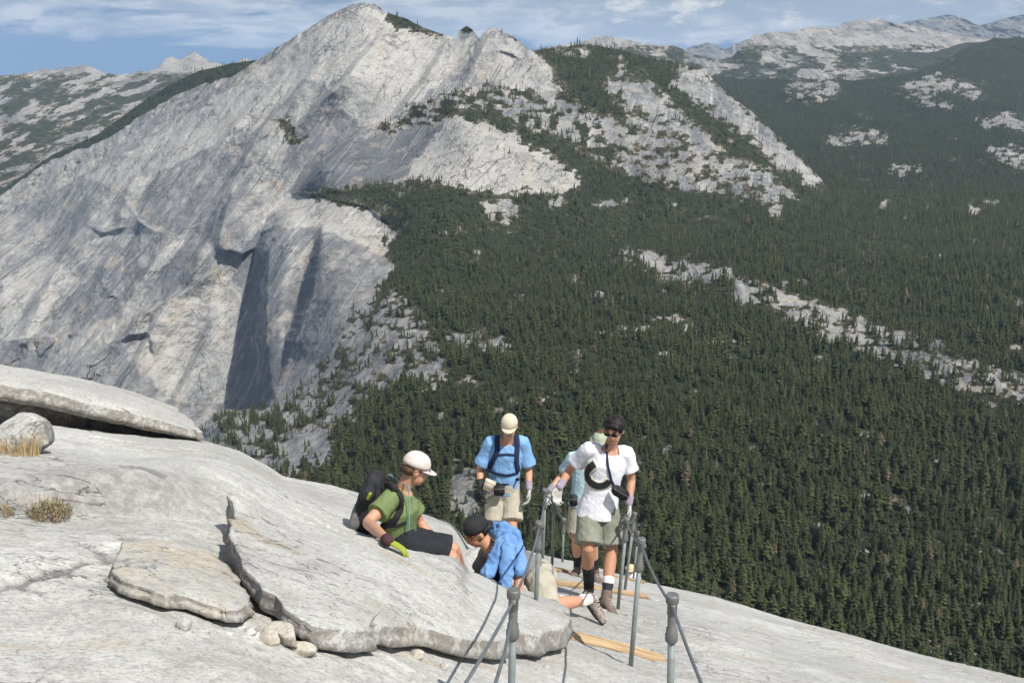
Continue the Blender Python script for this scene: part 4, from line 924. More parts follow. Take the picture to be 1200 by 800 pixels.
def plank(p0, p1, wd, th, label, seed=0):
    a_ = hit(*p0, ground); b_ = hit(*p1, ground); mid = (a_ + b_) / 2; L = (b_ - a_).length
    x = (b_ - a_).normalized(); z = Vector((0, -.25, 1)); z = (z - z.dot(x) * x).normalized(); y = z.cross(x)
    bm = bmesh.new(); bmesh.ops.create_cube(bm, size=1); bmesh.ops.scale(bm, vec=(L, wd, th), verts=bm.verts)
    bmesh.ops.subdivide_edges(bm, edges=[e for e in bm.edges if abs((e.verts[0].co - e.verts[1].co).x) > .1], cuts=24)
    r = random.Random(seed)
    for v in bm.verts: v.co.y += .006 * math.sin(v.co.x * 5 + seed); v.co.z += .004 * math.sin(v.co.x * 7 + seed * 2) + r.uniform(-.0012, .0012)
    bmesh.ops.bevel(bm, geom=[e for e in bm.edges if e.calc_face_angle(0) > 1], offset=.005, segments=2, affect='EDGES')
    me = bm_mesh(bm, 'wooden_plank'); o = link('wooden_plank', me, woodm, smooth=False)
    M = Matrix((x, y, z)).transposed().to_4x4(); M.translation = mid + z * (th / 2 + .012); o.matrix_world = M
    tag(o, label, 'plank', 'wooden foot planks between the cables'); return o
plank((669, 747), (777, 776), .095, .024, 'nearest orange brown plank, laid beside the leaning right post', 1)
plank((638, 683), (756, 701), .085, .035, 'middle plank partly in shadow under the boots of the white shirted hiker', 2)
plank((634, 668), (752, 683), .10, .035, 'farthest long plank behind the boots of the hikers', 3)

_stree = BVHTree.FromPolygons([(bigslab.location + v.co)[:] for v in bigslab.data.vertices], [p.vertices[:] for p in bigslab.data.polygons])
def surf(px, py):
    """first rock surface met at a pixel: the big slab or the ground"""
    a, t = at_pt(px, py); d = Vector((float(a), 1, float(t))); r = _stree.ray_cast(Vector((0, 0, 0)), d.normalized()); g = hit(px, py, ground)
    return r[0] if r[0] is not None and r[0].y < g.y else g
def on_surf(x, y):
    z = float(ground(np.array(x), np.array(y))); r = _stree.ray_cast(Vector((x, y, z + 2)), Vector((0, 0, -1)))
    return Vector((x, y, max(z, r[0].z if r[0] is not None else -99)))
for q in [] and [(440,632),(455,645),(465,650),(480,655),(500,660),(520,665),(545,675),(570,690),(600,700),(470,640)]: print('surf', q, [round(v, 2) for v in surf(*q)], [round(v, 2) for v in hit(*q, ground)])
# ================================================================== PEOPLE
def cloth(name, c, c2=None, rough=.85, sc=30, bump=.004):
    m, n, b = material(name); tc = n.add('ShaderNodeTexCoord').outputs['Object']; c2 = c2 or tuple(x * .8 for x in c)
    n.put(b.inputs['Base Color'], n.mix(n.ramp(n.noise(tc, sc * .3, 4, .6), .35, .65), c, c2)); b.inputs['Roughness'].default_value = rough; b.inputs['Specular IOR Level'].default_value = .2
    n.put(b.inputs['Normal'], n.bump(n.noise(tc, sc, 5, .65, .5), .5, bump * 2)); return m
def skinmat(name, c):
    m, n, b = material(name); at = n.add('ShaderNodeAttribute', attribute_name='feature').outputs['Fac']; tc = n.add('ShaderNodeTexCoord').outputs['Object']
    k = n.mix(n.math('MULTIPLY', n.noise(tc, 18, 4), .35), c, (c[0] * .85, c[1] * .62, c[2] * .55))
    k = n.mix(n.ramp(at, .4, .6), k, (c[0] * .55, c[1] * .32, c[2] * .30)); k = n.mix(n.ramp(at, 1.4, 1.6), k, (.03, .022, .018))
    n.put(b.inputs['Base Color'], k); b.inputs['Roughness'].default_value = .55; b.inputs['Subsurface Weight'].default_value = .04; b.inputs['Subsurface Radius'].default_value = (.01, .004, .002)
    return m
SK = {'tan': skinmat('tanned_skin', (.50, .27, .17)), 'warm': skinmat('warm_skin', (.44, .235, .14)), 'fair': skinmat('fair_skin', (.60, .36, .26))}
M_white = cloth('white_cotton', (.74, .75, .80)); M_blue = cloth('sky_blue_cotton', (.20, .38, .64)); M_green = cloth('olive_green_cotton', (.16, .21, .085)); M_khaki = cloth('khaki_cotton', (.42, .39, .31))
M_sage = cloth('sage_grey_cotton', (.235, .245, .195)); M_black = cloth('black_nylon', (.018, .019, .022), (.03, .03, .033), .7); M_navy = cloth('navy_webbing', (.018, .028, .075)); M_char = cloth('charcoal_shorts', (.022, .025, .03))
M_beige = cloth('beige_twill', (.62, .55, .42)); M_cap = cloth('washed_pink_grey_twill', (.60, .54, .50)); M_denim = cloth('denim_blue_cloth', (.10, .215, .44), (.16, .30, .54)); M_aqua = cloth('aqua_cotton', (.42, .60, .66))
M_grey = cloth('grey_cotton', (.19, .18, .18)); M_glove = cloth('grey_white_leather', (.50, .49, .47)); M_cuff = cloth('mauve_grey_knit', (.30, .26, .31)); M_yel = cloth('lime_yellow_knit', (.30, .36, .04)); M_maroon = cloth('dark_maroon_band', (.07, .03, .035))
M_sock = cloth('dark_grey_wool', (.035, .038, .045)); M_wsock = cloth('white_wool', (.72, .70, .69)); M_boot = cloth('brown_grey_suede', (.17, .13, .11)); M_sole = cloth('dark_rubber', (.03, .028, .026)); M_trail = cloth('grey_beige_mesh', (.30, .26, .23), (.12, .10, .09), sc=60)
M_hair = cloth('black_hair', (.012, .010, .010), (.02, .017, .015), .5, 120); M_brown = cloth('brown_hair', (.075, .042, .024), (.11, .065, .035), .6, 120); M_lens = cloth('dark_lens', (.01, .01, .012), None, .15); M_cream = cloth('cream_print', (.66, .62, .50)); M_straw = cloth('straw_weave', (.62, .50, .30), sc=90)
M_hatg = cloth('pale_green_canvas', (.36, .40, .30)); M_purple = cloth('violet_cloth', (.16, .13, .45)); M_tube = cloth('pale_blue_tube', (.16, .38, .50), None, .4)

def ring_dirs(t, hint):
    t = t.normalized(); x = hint - hint.dot(t) * t
    if x.length < 1e-4: x = Vector((1, 0, 0)) - Vector((1, 0, 0)).dot(t) * t
    x.normalize(); return x, t.cross(x).normalized()
def loft(bm, secs, hint=Vector((1, 0, 0)), seg=16, cap=True, power=1.0):
    """secs: (centre, rx, ry); hint gives the direction of rx. Rounded ends."""
    secs = [(Vector(c), rx, ry) for c, rx, ry in secs]
    if cap:
        c0, rx, ry = secs[0]; t = (secs[0][0] - secs[1][0]).normalized(); e = min(rx, ry) * .75
        pre = [(c0 + t * e * .92, rx * .38, ry * .38), (c0 + t * e * .6, rx * .78, ry * .78)]
        c1, rx1, ry1 = secs[-1]; t1 = (secs[-1][0] - secs[-2][0]).normalized(); e1 = min(rx1, ry1) * .75
        secs = pre + secs + [(c1 + t1 * e1 * .6, rx1 * .78, ry1 * .78), (c1 + t1 * e1 * .92, rx1 * .38, ry1 * .38)]
    rings = []
    for i, (c, rx, ry) in enumerate(secs):
        t = secs[min(i + 1, len(secs) - 1)][0] - secs[max(i - 1, 0)][0]; x, y = ring_dirs(t, hint); rg = []
        for k in range(seg):
            a = 2 * math.pi * k / seg; ca, sa = math.cos(a), math.sin(a)
            rg.append(bm.verts.new(c + x * rx * math.copysign(abs(ca) ** power, ca) + y * ry * math.copysign(abs(sa) ** power, sa)))
        rings.append(rg)
    for a_, b_ in zip(rings[:-1], rings[1:]):
        for i in range(seg): bm.faces.new((a_[i], a_[(i + 1) % seg], b_[(i + 1) % seg], b_[i]))
    bm.faces.new(rings[0][::-1]); bm.faces.new(rings[-1])
def limb(bm, pts, radii, hint=Vector((1, 0, 0)), seg=14, sub=4, cap=True):
    """smooth tapered limb through joints"""
    pts = [Vector(p) for p in pts]; out = []
    n = len(pts)
    for i in range(n - 1):
        p0, p1, p2, p3 = pts[max(i - 1, 0)], pts[i], pts[i + 1], pts[min(i + 2, n - 1)]
        for k in range(sub):
            t = k / sub; q = .5 * ((2 * p1) + (p2 - p0) * t + (2 * p0 - 5 * p1 + 4 * p2 - p3) * t * t + (3 * p1 - p0 - 3 * p2 + p3) * t ** 3)
            q = q.lerp(p1.lerp(p2, t), .5)
            f = t * t * (3 - 2 * t); ra, rb = radii[i], radii[i + 1]
            ra = ra if isinstance(ra, tuple) else (ra, ra); rb = rb if isinstance(rb, tuple) else (rb, rb)
            out.append((q, ra[0] + (rb[0] - ra[0]) * f, ra[1] + (rb[1] - ra[1]) * f))
    r = radii[-1]; r = r if isinstance(r, tuple) else (r, r); out.append((pts[-1], r[0], r[1]))
    loft(bm, out, hint, seg, cap)
def ell(bm, c, ax, seg=16, rings=10):
    """ellipsoid with axis vectors ax (already scaled)"""
    q = bmesh.ops.create_uvsphere(bm, u_segments=seg, v_segments=rings, radius=1)
    M = Matrix((ax[0], ax[1], ax[2])).transposed()
    for v in q['verts']: v.co = M @ v.co + Vector(c)
def remesh(name, bm, voxel, mat, parent, smooth=3, fold=0, fs=14.0, seed=0, fdir=None):
    me = bpy.data.meshes.new('tmp'); bmesh.ops.recalc_face_normals(bm, faces=bm.faces); bm.to_mesh(me); bm.free()
    o = bpy.data.objects.new('tmp', me); col.objects.link(o)
    m = o.modifiers.new('r', 'REMESH'); m.mode = 'VOXEL'; m.voxel_size = voxel
    if smooth: s = o.modifiers.new('s', 'SMOOTH'); s.factor = .5; s.iterations = smooth
    dg = bpy.context.evaluated_depsgraph_get(); ev = o.evaluated_get(dg); nm = bpy.data.meshes.new_from_object(ev)
    bpy.data.objects.remove(o); bpy.data.meshes.remove(me); nm.name = name
    if fold:
        n = len(nm.vertices); co = np.empty(n * 3, np.float32); nm.vertices.foreach_get('co', co); co = co.reshape(-1, 3); no = np.empty(n * 3, np.float32); nm.vertices.foreach_get('normal', no); no = no.reshape(-1, 3)
        d = fbm(co[:, 0] * fs, co[:, 1] * fs, co[:, 2] * fs * .55, 3, seed, .5, True) + .5 * fbm((co[:, 0] + co[:, 2]) * fs * 1.3, co[:, 1] * fs, (co[:, 2] - co[:, 0]) * fs * .4, 2, seed + 5, .5, True)
        co = co + no * (d * fold)[:, None]; nm.vertices.foreach_set('co', co.ravel()); nm.update()
    return link(name, nm, mat, parent)
def bvh(o):
    me = o.data; return BVHTree.FromPolygons([v.co[:] for v in me.vertices], [p.vertices[:] for p in me.polygons])
def ribbon(name, pts, w, th, mat, parent, tree=None, out=None, lift=.004, sub=6, round_=False, wdir=None):
    """strap laid over a body: points are pushed onto the surface along 'out'"""
    P_ = []; pts = [Vector(p) for p in pts]
    for a_, b_ in zip(pts[:-1], pts[1:]):
        for i in range(sub): P_.append(a_.lerp(b_, i / sub))
    P_.append(pts[-1]); Nn = []
    for i, p in enumerate(P_):
        nr = None
        if tree is not None:
            if out is not None: hitp = tree.ray_cast(p + out * .6, -out)
            else: hitp = tree.find_nearest(p)
            if hitp[0] is not None: P_[i] = hitp[0] + hitp[1] * lift; nr = hitp[1]
        Nn.append(nr or (out or Vector((0, -1, 0))))
    for _ in range(2):
        P_ = [P_[0]] + [(P_[i - 1] + 2 * P_[i] + P_[i + 1]) / 4 for i in range(1, len(P_) - 1)] + [P_[-1]]
    bm = bmesh.new(); rings = []
    for i, p in enumerate(P_):
        t = (P_[min(i + 1, len(P_) - 1)] - P_[max(i - 1, 0)]).normalized(); s = (wdir if wdir is not None else t.cross(Nn[i])).normalized(); n_ = s.cross(t).normalized()
        if n_.dot(Nn[i]) < 0: n_ = -n_
        rings.append([bm.verts.new(p + s * w / 2), bm.verts.new(p + s * w * .4 + n_ * th), bm.verts.new(p - s * w * .4 + n_ * th), bm.verts.new(p - s * w / 2), bm.verts.new(p - s * w * .4 - n_ * .008), bm.verts.new(p + s * w * .4 - n_ * .008)])
    for a_, b_ in zip(rings[:-1], rings[1:]):
        for i in range(6): bm.faces.new((a_[i], a_[(i + 1) % 6], b_[(i + 1) % 6], b_[i]))
    bm.faces.new(rings[0][::-1]); bm.faces.new(rings[-1]); return link(name, bm_mesh(bm, name), mat, parent)

def hand_bm(bm, wrist, d, palm_n, curl=.5, thumb_side=1, k=1.0):
    """palm, four unequal bent fingers and a thumb. d: pointing direction, palm_n: direction the palm faces"""
    d = d.normalized(); s = d.cross(palm_n).normalized(); pn = s.cross(d).normalized(); w = wrist
    if pn.dot(palm_n) < 0: pn = -pn
    loft(bm, [(w - d * .015 * k, .028 * k, .022 * k), (w + d * .03 * k, .036 * k, .018 * k), (w + d * .07 * k, .043 * k, .017 * k), (w + d * .095 * k, .042 * k, .013 * k)], s, 12)
    for i, (off, L) in enumerate([(-.033, .062), (-.011, .075), (.011, .080), (.032, .070)]):
        if thumb_side < 0: off = -off
        base = w + d * (.088 - abs(off) * .25) * k + s * off * k; dirn = (d + s * off * 2.2).normalized(); pts = [w + d * .05 * k + s * off * .9 * k, base]; p = base
        for j, f in enumerate((.45, .32, .23)):
            a = curl * (.55, 1.0, .8)[j]; c, sn = math.cos(a), math.sin(a)
            nd = (dirn * c + pn * sn).normalized(); pn2 = (pn * c - dirn * sn); dirn = nd; 
            p = p + dirn * L * f * 1.25 * k; pts.append(p.copy()); pn = pn2.normalized()
        pn = s.cross(d).normalized()
        if pn.dot(palm_n) < 0: pn = -pn
        limb(bm, pts, [.011 * k, .0105 * k, .0098 * k, .0088 * k, .007 * k], s, 8, 3)
    ts = s * thumb_side; b0 = w + d * .025 * k + ts * .028 * k
    limb(bm, [w + d * .01 * k + ts * .012 * k, b0, b0 + (d * .6 + ts * .75 + pn * .3).normalized() * .038 * k, b0 + (d * .6 + ts * .75 + pn * .3).normalized() * .038 * k + (d * .85 + ts * .15 + pn * .5).normalized() * .034 * k], [.013 * k, .014 * k, .0115 * k, .009 * k], s, 8, 3)

class Person: pass
def build(name_label, J, sk, face, up=Vector((0, 0, 1)), rs=1.0, shoulder=.055, root=None, waist=(.155, .105), chest=(.175, .115), bare=(), hs=1.0, vox=.0085, legs=True):
    """J: joints in world space. Suffix _a / _b are the two sides."""
    q = Person(); q.J = J; rt = root if root is not None else (J['ankle_a'] + J['ankle_b']) / 2
    e = empty('person', rt); bpy.context.view_layer.update(); tag(e, name_label, 'person'); q.e = e
    sideways = (J['sh_b'] - J['sh_a']).normalized(); q.side = sideways
    spine = (J['neck'] - J['pelvis']).normalized(); fwd = sideways.cross(spine)
    if fwd.dot(face) < 0: fwd = -fwd
    fwd.normalize(); q.fwd = fwd; q.spine = spine
    F_ = face.normalized(); U = (up - up.dot(F_) * F_).normalized(); S_ = F_.cross(U).normalized(); h = J['head']; q.F, q.U, q.S, q.h = F_, U, S_, h
    bm = bmesh.new(); k = hs
    ell(bm, h + U * .012 * k - F_ * .012 * k, (S_ * .076 * k, F_ * .094 * k, U * .104 * k)); ell(bm, h - U * .055 * k + F_ * .022 * k, (S_ * .058 * k, F_ * .066 * k, U * .070 * k))
    ell(bm, h - U * .098 * k + F_ * .050 * k, (S_ * .028 * k, F_ * .026 * k, U * .020 * k), 10, 8)
    ell(bm, h - U * .018 * k + F_ * .092 * k, (S_ * .013 * k, F_ * .016 * k, U * .030 * k), 10, 8); ell(bm, h - U * .036 * k + F_ * .098 * k, (S_ * .018 * k, F_ * .015 * k, U * .012 * k), 10, 8)
    ell(bm, h - U * .066 * k + F_ * .083 * k, (S_ * .026 * k, F_ * .012 * k, U * .010 * k), 10, 8); ell(bm, h + U * .022 * k + F_ * .078 * k, (S_ * .056 * k, F_ * .016 * k, U * .014 * k), 12, 8)
    for s in (-1, 1): ell(bm, h + S_ * s * .078 * k - U * .01 * k - F_ * .005 * k, (S_ * .012 * k, F_ * .020 * k, U * .032 * k), 10, 8)
    limb(bm, [h - U * .05 * k - F_ * .02 * k, J['neck'] + spine * .01, J['neck'] - spine * .05], [.054 * k, .056 * k, .075 * k], sideways, 14, 3)
    P0, N0 = J['pelvis'], J['neck']; C0 = (J['sh_a'] + J['sh_b']) / 2
    mid = P0.lerp(C0, .5); q.secs = [(P0 - spine * .04, waist[0] * .98, waist[1]), (P0.lerp(C0, .25), waist[0] * .92, waist[1] * .95), (mid, waist[0] * .97, waist[1]), (P0.lerp(C0, .78), chest[0], chest[1]), (C0 - spine * .01, chest[0] * .93, chest[1] * .72), (N0 - spine * .015, .07, .062)]
    loft(bm, q.secs, sideways, 18)
    for s in 'ab':
        sh, el, wr = J['sh_' + s], J['el_' + s], J['wr_' + s]
        m2 = el.lerp(wr, .3)
        limb(bm, [C0.lerp(sh, .55), sh, sh.lerp(el, .5), el, m2, wr], [.06 * rs, .057 * rs, .048 * rs, .039 * rs, .040 * rs, .027 * rs], fwd, 12, 4)
        if s in bare: hd = J['hand_' + s]; hand_bm(bm, wr, hd - wr, J.get('palm_' + s, -fwd), .5, 1 if s == 'a' else -1, .95)
        if legs:
            hp, kn, an = J['hip_' + s], J['knee_' + s], J['ankle_' + s]
            limb(bm, [hp.lerp(P0, .3) , hp, hp.lerp(kn, .5), kn, kn.lerp(an, .3) - fwd * .012, kn.lerp(an, .75), an], [.09 * rs, .092 * rs, .079 * rs, .056 * rs, .060 * rs, .042 * rs, .037 * rs], sideways, 14, 4)
    b = remesh('body', bm, vox, sk, e, 2)
    n = len(b.data.vertices); co = np.empty(n * 3, np.float32); b.data.vertices.foreach_get('co', co); co = co.reshape(-1, 3); ft = np.zeros(n)
    M = b.matrix_parent_inverse
    def mark(c, r3, v):
        dv = co - np.array(c); l = np.stack([dv @ np.array(S_) / r3[0], dv @ np.array(F_) / r3[1], dv @ np.array(U) / r3[2]], 1); ft[(l ** 2).sum(1) < 1] = v
    mark(h - U * .066 * k + F_ * .09 * k, (.026, .03, .011), 1)
    for s in (-1, 1): mark(h + S_ * s * .033 * k + U * .002 * k + F_ * .085 * k, (.017, .04, .0085), 2); mark(h + S_ * s * .034 * k + U * .026 * k + F_ * .085 * k, (.021, .04, .006), 2)
    vattr(b.data, 'feature', ft); q.body = b
    return q
def shirt(q, mat, sleeve=.55, hem=.0, flare=1.12, fold=.006, seed=1, sl_r=(.074, .072, .076), collar=True, name='shirt', extra=.018, arms='ab'):
    bm = bmesh.new(); J = q.J; C0 = (J['sh_a'] + J['sh_b']) / 2; s = []
    for i, (c, rx, ry) in enumerate(q.secs[:5]): s.append((c, rx + extra, ry + extra))
    s[0] = (s[0][0] - q.spine * hem, s[0][1] * flare, s[0][2] * flare)
    s.append((J['neck'] - q.spine * .02, .074, .070)); loft(bm, s, q.side, 20, False)
    for a in arms:
        sh, el = J['sh_' + a], J['el_' + a]; wr = J['wr_' + a]
        if sleeve <= 1: pts = [C0.lerp(sh, .5), sh + q.spine * .004, sh.lerp(el, sleeve * .55), sh.lerp(el, sleeve)]; rr = [.070, sl_r[0] * .93, sl_r[1] * .90, sl_r[2] * .98]
        else: pts = [C0.lerp(sh, .5), sh, el, el.lerp(wr, sleeve - 1)]; rr = [.075, sl_r[0], sl_r[1] * .9, sl_r[2] * .8]
        limb(bm, pts, rr, q.fwd, 14, 4, False)
    o = remesh(name, bm, .0075, mat, q.e, 2, fold, 15, seed); q.shirt = o; q.tree = bvh(o); return o
def shorts(q, mat, length=.72, r=(.118, .112, .115), fold=.005, seed=3, name='shorts', top=.06, wr=1.0):
    bm = bmesh.new(); J = q.J; P0 = J['pelvis']
    w0, w1 = q.secs[0][1] * wr, q.secs[0][2] * wr
    loft(bm, [(P0 + q.spine * top, w0 + .008, w1 + .010), (P0, w0 + .022, w1 + .022), (P0 - q.spine * .06, w0 + .016, w1 + .016)], q.side, 18)
    for a in 'ab':
        hp, kn = J['hip_' + a], J['knee_' + a]; limb(bm, [hp.lerp(P0, .4) + q.spine * .02, hp.lerp(kn, .12), hp.lerp(kn, length * .6), hp.lerp(kn, length)], [r[0] * .93, r[0] * .95, r[1] * .93, r[2] * .95], q.side, 16, 4, False)
    o = remesh(name, bm, .008, mat, q.e, 1, fold, 12, seed); q.sh_tree = bvh(o); return o
def shoe(q, a, mat, sock, sock_top=.28, toe=None, sock_r=.046, name='boot', upv=None, sole=M_sole, k=1.0, shaft=.05):
    J = q.J; an = J['ankle_' + a]; kn = J['knee_' + a]; toe = toe or J['toe_' + a]; fw = (toe - an); leg = (kn - an).normalized(); U = upv or (leg - leg.dot(fw.normalized()) * fw.normalized()).normalized(); fw = fw - fw.dot(U) * U; fw.normalize(); sd = fw.cross(U)
    bm = bmesh.new(); limb(bm, [an + leg * .0, an.lerp(kn, sock_top * .5), an.lerp(kn, sock_top)], [sock_r * .95, sock_r, sock_r * 1.16], sd, 12, 4); remesh('sock', bm, .008, sock, q.e, 1, .002, 30, 4)
    heel = an - fw * .055 * k - U * .055 * k; bm = bmesh.new()
    loft(bm, [(heel + U * .028 * k, .034 * k, .034 * k), (heel + fw * .07 * k + U * .035 * k, .040 * k, .045 * k), (heel + fw * .15 * k + U * .022 * k, .046 * k, .036 * k), (heel + fw * .215 * k + U * .010 * k, .045 * k, .026 * k), (heel + fw * .25 * k + U * .004 * k, .036 * k, .020 * k)], sd, 14)
    limb(bm, [heel + fw * .05 * k + U * .02 * k, an + leg * .01, an + leg * (.02 + shaft)], [.045 * k, .050 * k, .051 * k], sd, 14, 4)
    bt = remesh(name, bm, .007, mat, q.e, 2, .002, 40, 5)
    bm = bmesh.new(); loft(bm, [(heel - U * .006 * k, .038 * k, .015 * k), (heel + fw * .08 * k - U * .006 * k, .038 * k, .014 * k), (heel + fw * .17 * k - U * .008 * k, .050 * k, .014 * k), (heel + fw * .26 * k - U * .004 * k, .040 * k, .013 * k)], sd, 14, power=.7)
    so = remesh('sole', bm, .007, sole, bt, 1)
    # laces
    bm = bmesh.new()
    for j in range(4):
        c = heel + fw * (.10 + .026 * j) * k + U * (.082 - .012 * j) * k; q2 = bmesh.ops.create_cone(bm, segments=6, radius1=.0028, radius2=.0028, depth=.045 * k, cap_ends=True)
        rot = Vector((0, 0, 1)).rotation_difference((sd + fw * (.3 if j % 2 else -.3)).normalized()).to_matrix()
        for v in q2['verts']: v.co = rot @ v.co + c
    link('laces', bm_mesh(bm, 'laces'), M_beige, bt)
def glove(q, a, mat, cuff, d=None, palm=None, curl=.7, k=1.12, flip=1, cl=.06):
    J = q.J; wr = J['wr_' + a]; el = J['el_' + a]; d = d or (wr - el).normalized(); palm = palm or -q.fwd
    bm = bmesh.new(); hand_bm(bm, wr, d, palm, curl, (1 if a == 'a' else -1) * flip, k); g = remesh('glove', bm, .0048, mat, q.e, 1)
    ax = (el - wr).normalized(); bm = bmesh.new(); loft(bm, [(wr - ax * .012, .036, .033), (wr + ax * .02, .038, .035), (wr + ax * cl, .043, .040)], q.fwd, 14); remesh('cuff', bm, .006, cuff, g, 1, .0015, 40, 8)
def cap(q, mat, brim=.085, droop=.25, name='cap', tilt=0.0, back=False, size=1.0):
    h, S_, F_, U = q.h, q.S, q.F, q.U; F0 = F_
    if back: F_ = -F_; S_ = -S_
    U2 = (U * math.cos(tilt) + F0 * math.sin(tilt)).normalized(); F2 = (F_ - F_.dot(U2) * U2).normalized()
    bm = bmesh.new(); n = 24; rows = []
    for i in range(9):
        f = i / 8 * math.pi / 2 * .985; zc = math.sin(f); rr = math.cos(f) ** .8; rg = []
        for j in range(n):
            a = 2 * math.pi * j / n; rg.append(bm.verts.new(h + U2 * (.030 + .098 * zc) * size - F0 * .010 + S_ * math.cos(a) * .089 * rr * size + F2 * math.sin(a) * (.108 - (.006 if math.sin(a) < 0 else 0)) * rr * size))
        rows.append(rg)
    for a_, b_ in zip(rows[:-1], rows[1:]):
        for i in range(n): bm.faces.new((a_[i], a_[(i + 1) % n], b_[(i + 1) % n], b_[i]))
    bm.faces.new(rows[-1]); bm.faces.new(rows[0][::-1]); c = link(name, bm_mesh(bm, name), mat, q.e)
    if brim:
        bm = bmesh.new(); top = []; bot = []
        for i in range(5):
            f = i / 4; rg = []; rb = []
            for j in range(11):
                a = math.pi * (.14 + .72 * j / 10); L = brim * f * math.sin((j / 10) * math.pi) ** .45
                p = h + U2 * (.034 - droop * L * .9 - .012 * (abs(j - 5) / 5) ** 2) + S_ * math.cos(a) * (.087 + .1 * L) + F2 * (math.sin(a) * .098 - .010 * 0 + L) - F0 * .010
                rg.append(bm.verts.new(p)); rb.append(bm.verts.new(p - U2 * .005))
            top.append(rg); bot.append(rb)
        for g in (top, bot):
            for a_, b_ in zip(g[:-1], g[1:]):
                for j in range(10): bm.faces.new((a_[j], a_[j + 1], b_[j + 1], b_[j]))
        for j in range(10): bm.faces.new((top[-1][j], top[-1][j + 1], bot[-1][j + 1], bot[-1][j])); bm.faces.new((top[0][j], top[0][j + 1], bot[0][j + 1], bot[0][j]))
        for g in (0, 10):
            for i in range(4): bm.faces.new((top[i][g], top[i + 1][g], bot[i + 1][g], bot[i][g]))
        link('brim', bm_mesh(bm, 'brim'), mat, c)
        bm = bmesh.new(); ell(bm, h + U2 * .129 * size - F0 * .010, (S_ * .009, F2 * .009, U2 * .005), 8, 6); link('button', bm_mesh(bm, 'button'), mat, c)
    return c
def hair(q, mat, kind='short', seed=1):
    h, S_, F_, U = q.h, q.S, q.F, q.U; bm = bmesh.new(); r = random.Random(seed)
    ell(bm, h + U * .030 - F_ * .022, (S_ * .086, F_ * .096, U * .102)); 
    for s in (-1, 1): ell(bm, h + S_ * s * .074 + U * .02 - F_ * .012, (S_ * .014, F_ * .045, U * .045))
    ell(bm, h - U * .02 - F_ * .07, (S_ * .068, F_ * .035, U * .07))
    if kind == 'short':
        for i in range(26):
            a = r.uniform(-1.3, 1.3); e_ = r.uniform(.25, 1.2); d = (F_ * math.cos(a) * math.cos(e_) + S_ * math.sin(a) * math.cos(e_) + U * math.sin(e_)); ell(bm, h + U * .025 - F_ * .02 + Vector(((d.x) * .09, d.y * .09, d.z * .098)), (S_ * .024, F_ * .024, U * .018), 8, 6)
        for i in range(7): ell(bm, h + U * (.075 - .004 * abs(i - 3)) + F_ * .066 + S_ * (i - 3) * .018, (S_ * .014, F_ * .020, U * (.020 + .006 * (i % 2))), 8, 6)
    # keep the face free: drop everything in front of the hairline by carving is not needed, the mass sits back
    return remesh('hair', bm, .008, mat, q.e, 1, .004, 45, seed)
def glasses(q, z=.004):
    h, S_, F_, U = q.h, q.S, q.F, q.U; bm = bmesh.new()
    for s in (-1, 1): ell(bm, h + S_ * s * .033 + U * z + F_ * .100, (S_ * .029, F_ * .007, U * .019), 12, 8)
    ell(bm, h + U * (z + .006) + F_ * .106, (S_ * .012, F_ * .004, U * .004), 8, 6)
    for s in (-1, 1): limb(bm, [h + S_ * s * .062 + U * z + F_ * .094, h + S_ * s * .084 + U * (z + .004), h + S_ * s * .085 + U * z - F_ * .02], [.0035, .0035, .003], U, 6, 2)
    return link('sunglasses', bm_mesh(bm, 'sunglasses'), M_lens, q.e)
def boxy(name, c, ax, mat, parent, p=.45, fold=.0, vox=.007, seed=2):
    """rounded pack-like volume with half axes ax"""
    bm = bmesh.new(); x, y, z = ax; t = z
    secs = []
    for i in range(7): f = -1 + 2 * i / 6; w = (1 - abs(f) ** 3.2 * .35); secs.append((Vector(c) + z * f, x.length * w, y.length * w))
    loft(bm, secs, x.normalized(), 16, True, p); return remesh(name, bm, vox, mat, parent, 2, fold, 20, seed)
DY = 0.0
def PG(px, py, Y): return P(px, py, Y - DY)
def pouch(name, c, ax, mat, parent, bev=.25):
    x, y, z = ax; bm = bmesh.new(); bmesh.ops.create_cube(bm, size=2)
    M = Matrix((x, y, z)).transposed()
    bmesh.ops.bevel(bm, geom=list(bm.edges), offset=bev, segments=3, affect='EDGES')
    for v in bm.verts: v.co = M @ v.co + Vector(c)
    o = link(name, bm_mesh(bm, name), mat, parent)
    bm = bmesh.new(); bmesh.ops.create_cube(bm, size=2)
    for v in bm.verts: v.co = M @ Vector((v.co.x * 1.02, v.co.y * 1.05, .45 + v.co.z * .06)) + Vector(c)
    link('flap', bm_mesh(bm, 'flap'), M_grey, o); return o
def J3(**kw): return {k: (PG(*v) if len(v) == 3 and not isinstance(v, Vector) else v) for k, v in kw.items()}
def on(px, py, dz=0.0): v = hit(px, py, ground); v.z += dz; return v
def lens(q):
    J = q.J; print('lens', q.e['label'][:28], 'uarm %.2f %.2f farm %.2f %.2f thigh %.2f %.2f shin %.2f %.2f torso %.2f sh %.2f neckhead %.2f' % tuple([(J['sh_' + s] - J['el_' + s]).length for s in 'ab'] + [(J['wr_' + s] - J['el_' + s]).length for s in 'ab'] + [(J['hip_' + s] - J['knee_' + s]).length for s in 'ab'] + [(J['ankle_' + s] - J['knee_' + s]).length for s in 'ab'] + [(J['neck'] - J['pelvis']).length, (J['sh_a'] - J['sh_b']).length, (J['head'] - J['neck']).length]))

def stand(J, a, px, Y, dx, dy=-.15):
    b0 = base_at(px, Y); J['ankle_' + a] = b0 + Vector((0, 0, .092)); t0 = on_surf(b0.x + dx, b0.y + dy); J['toe_' + a] = t0 + Vector((0, 0, .055))
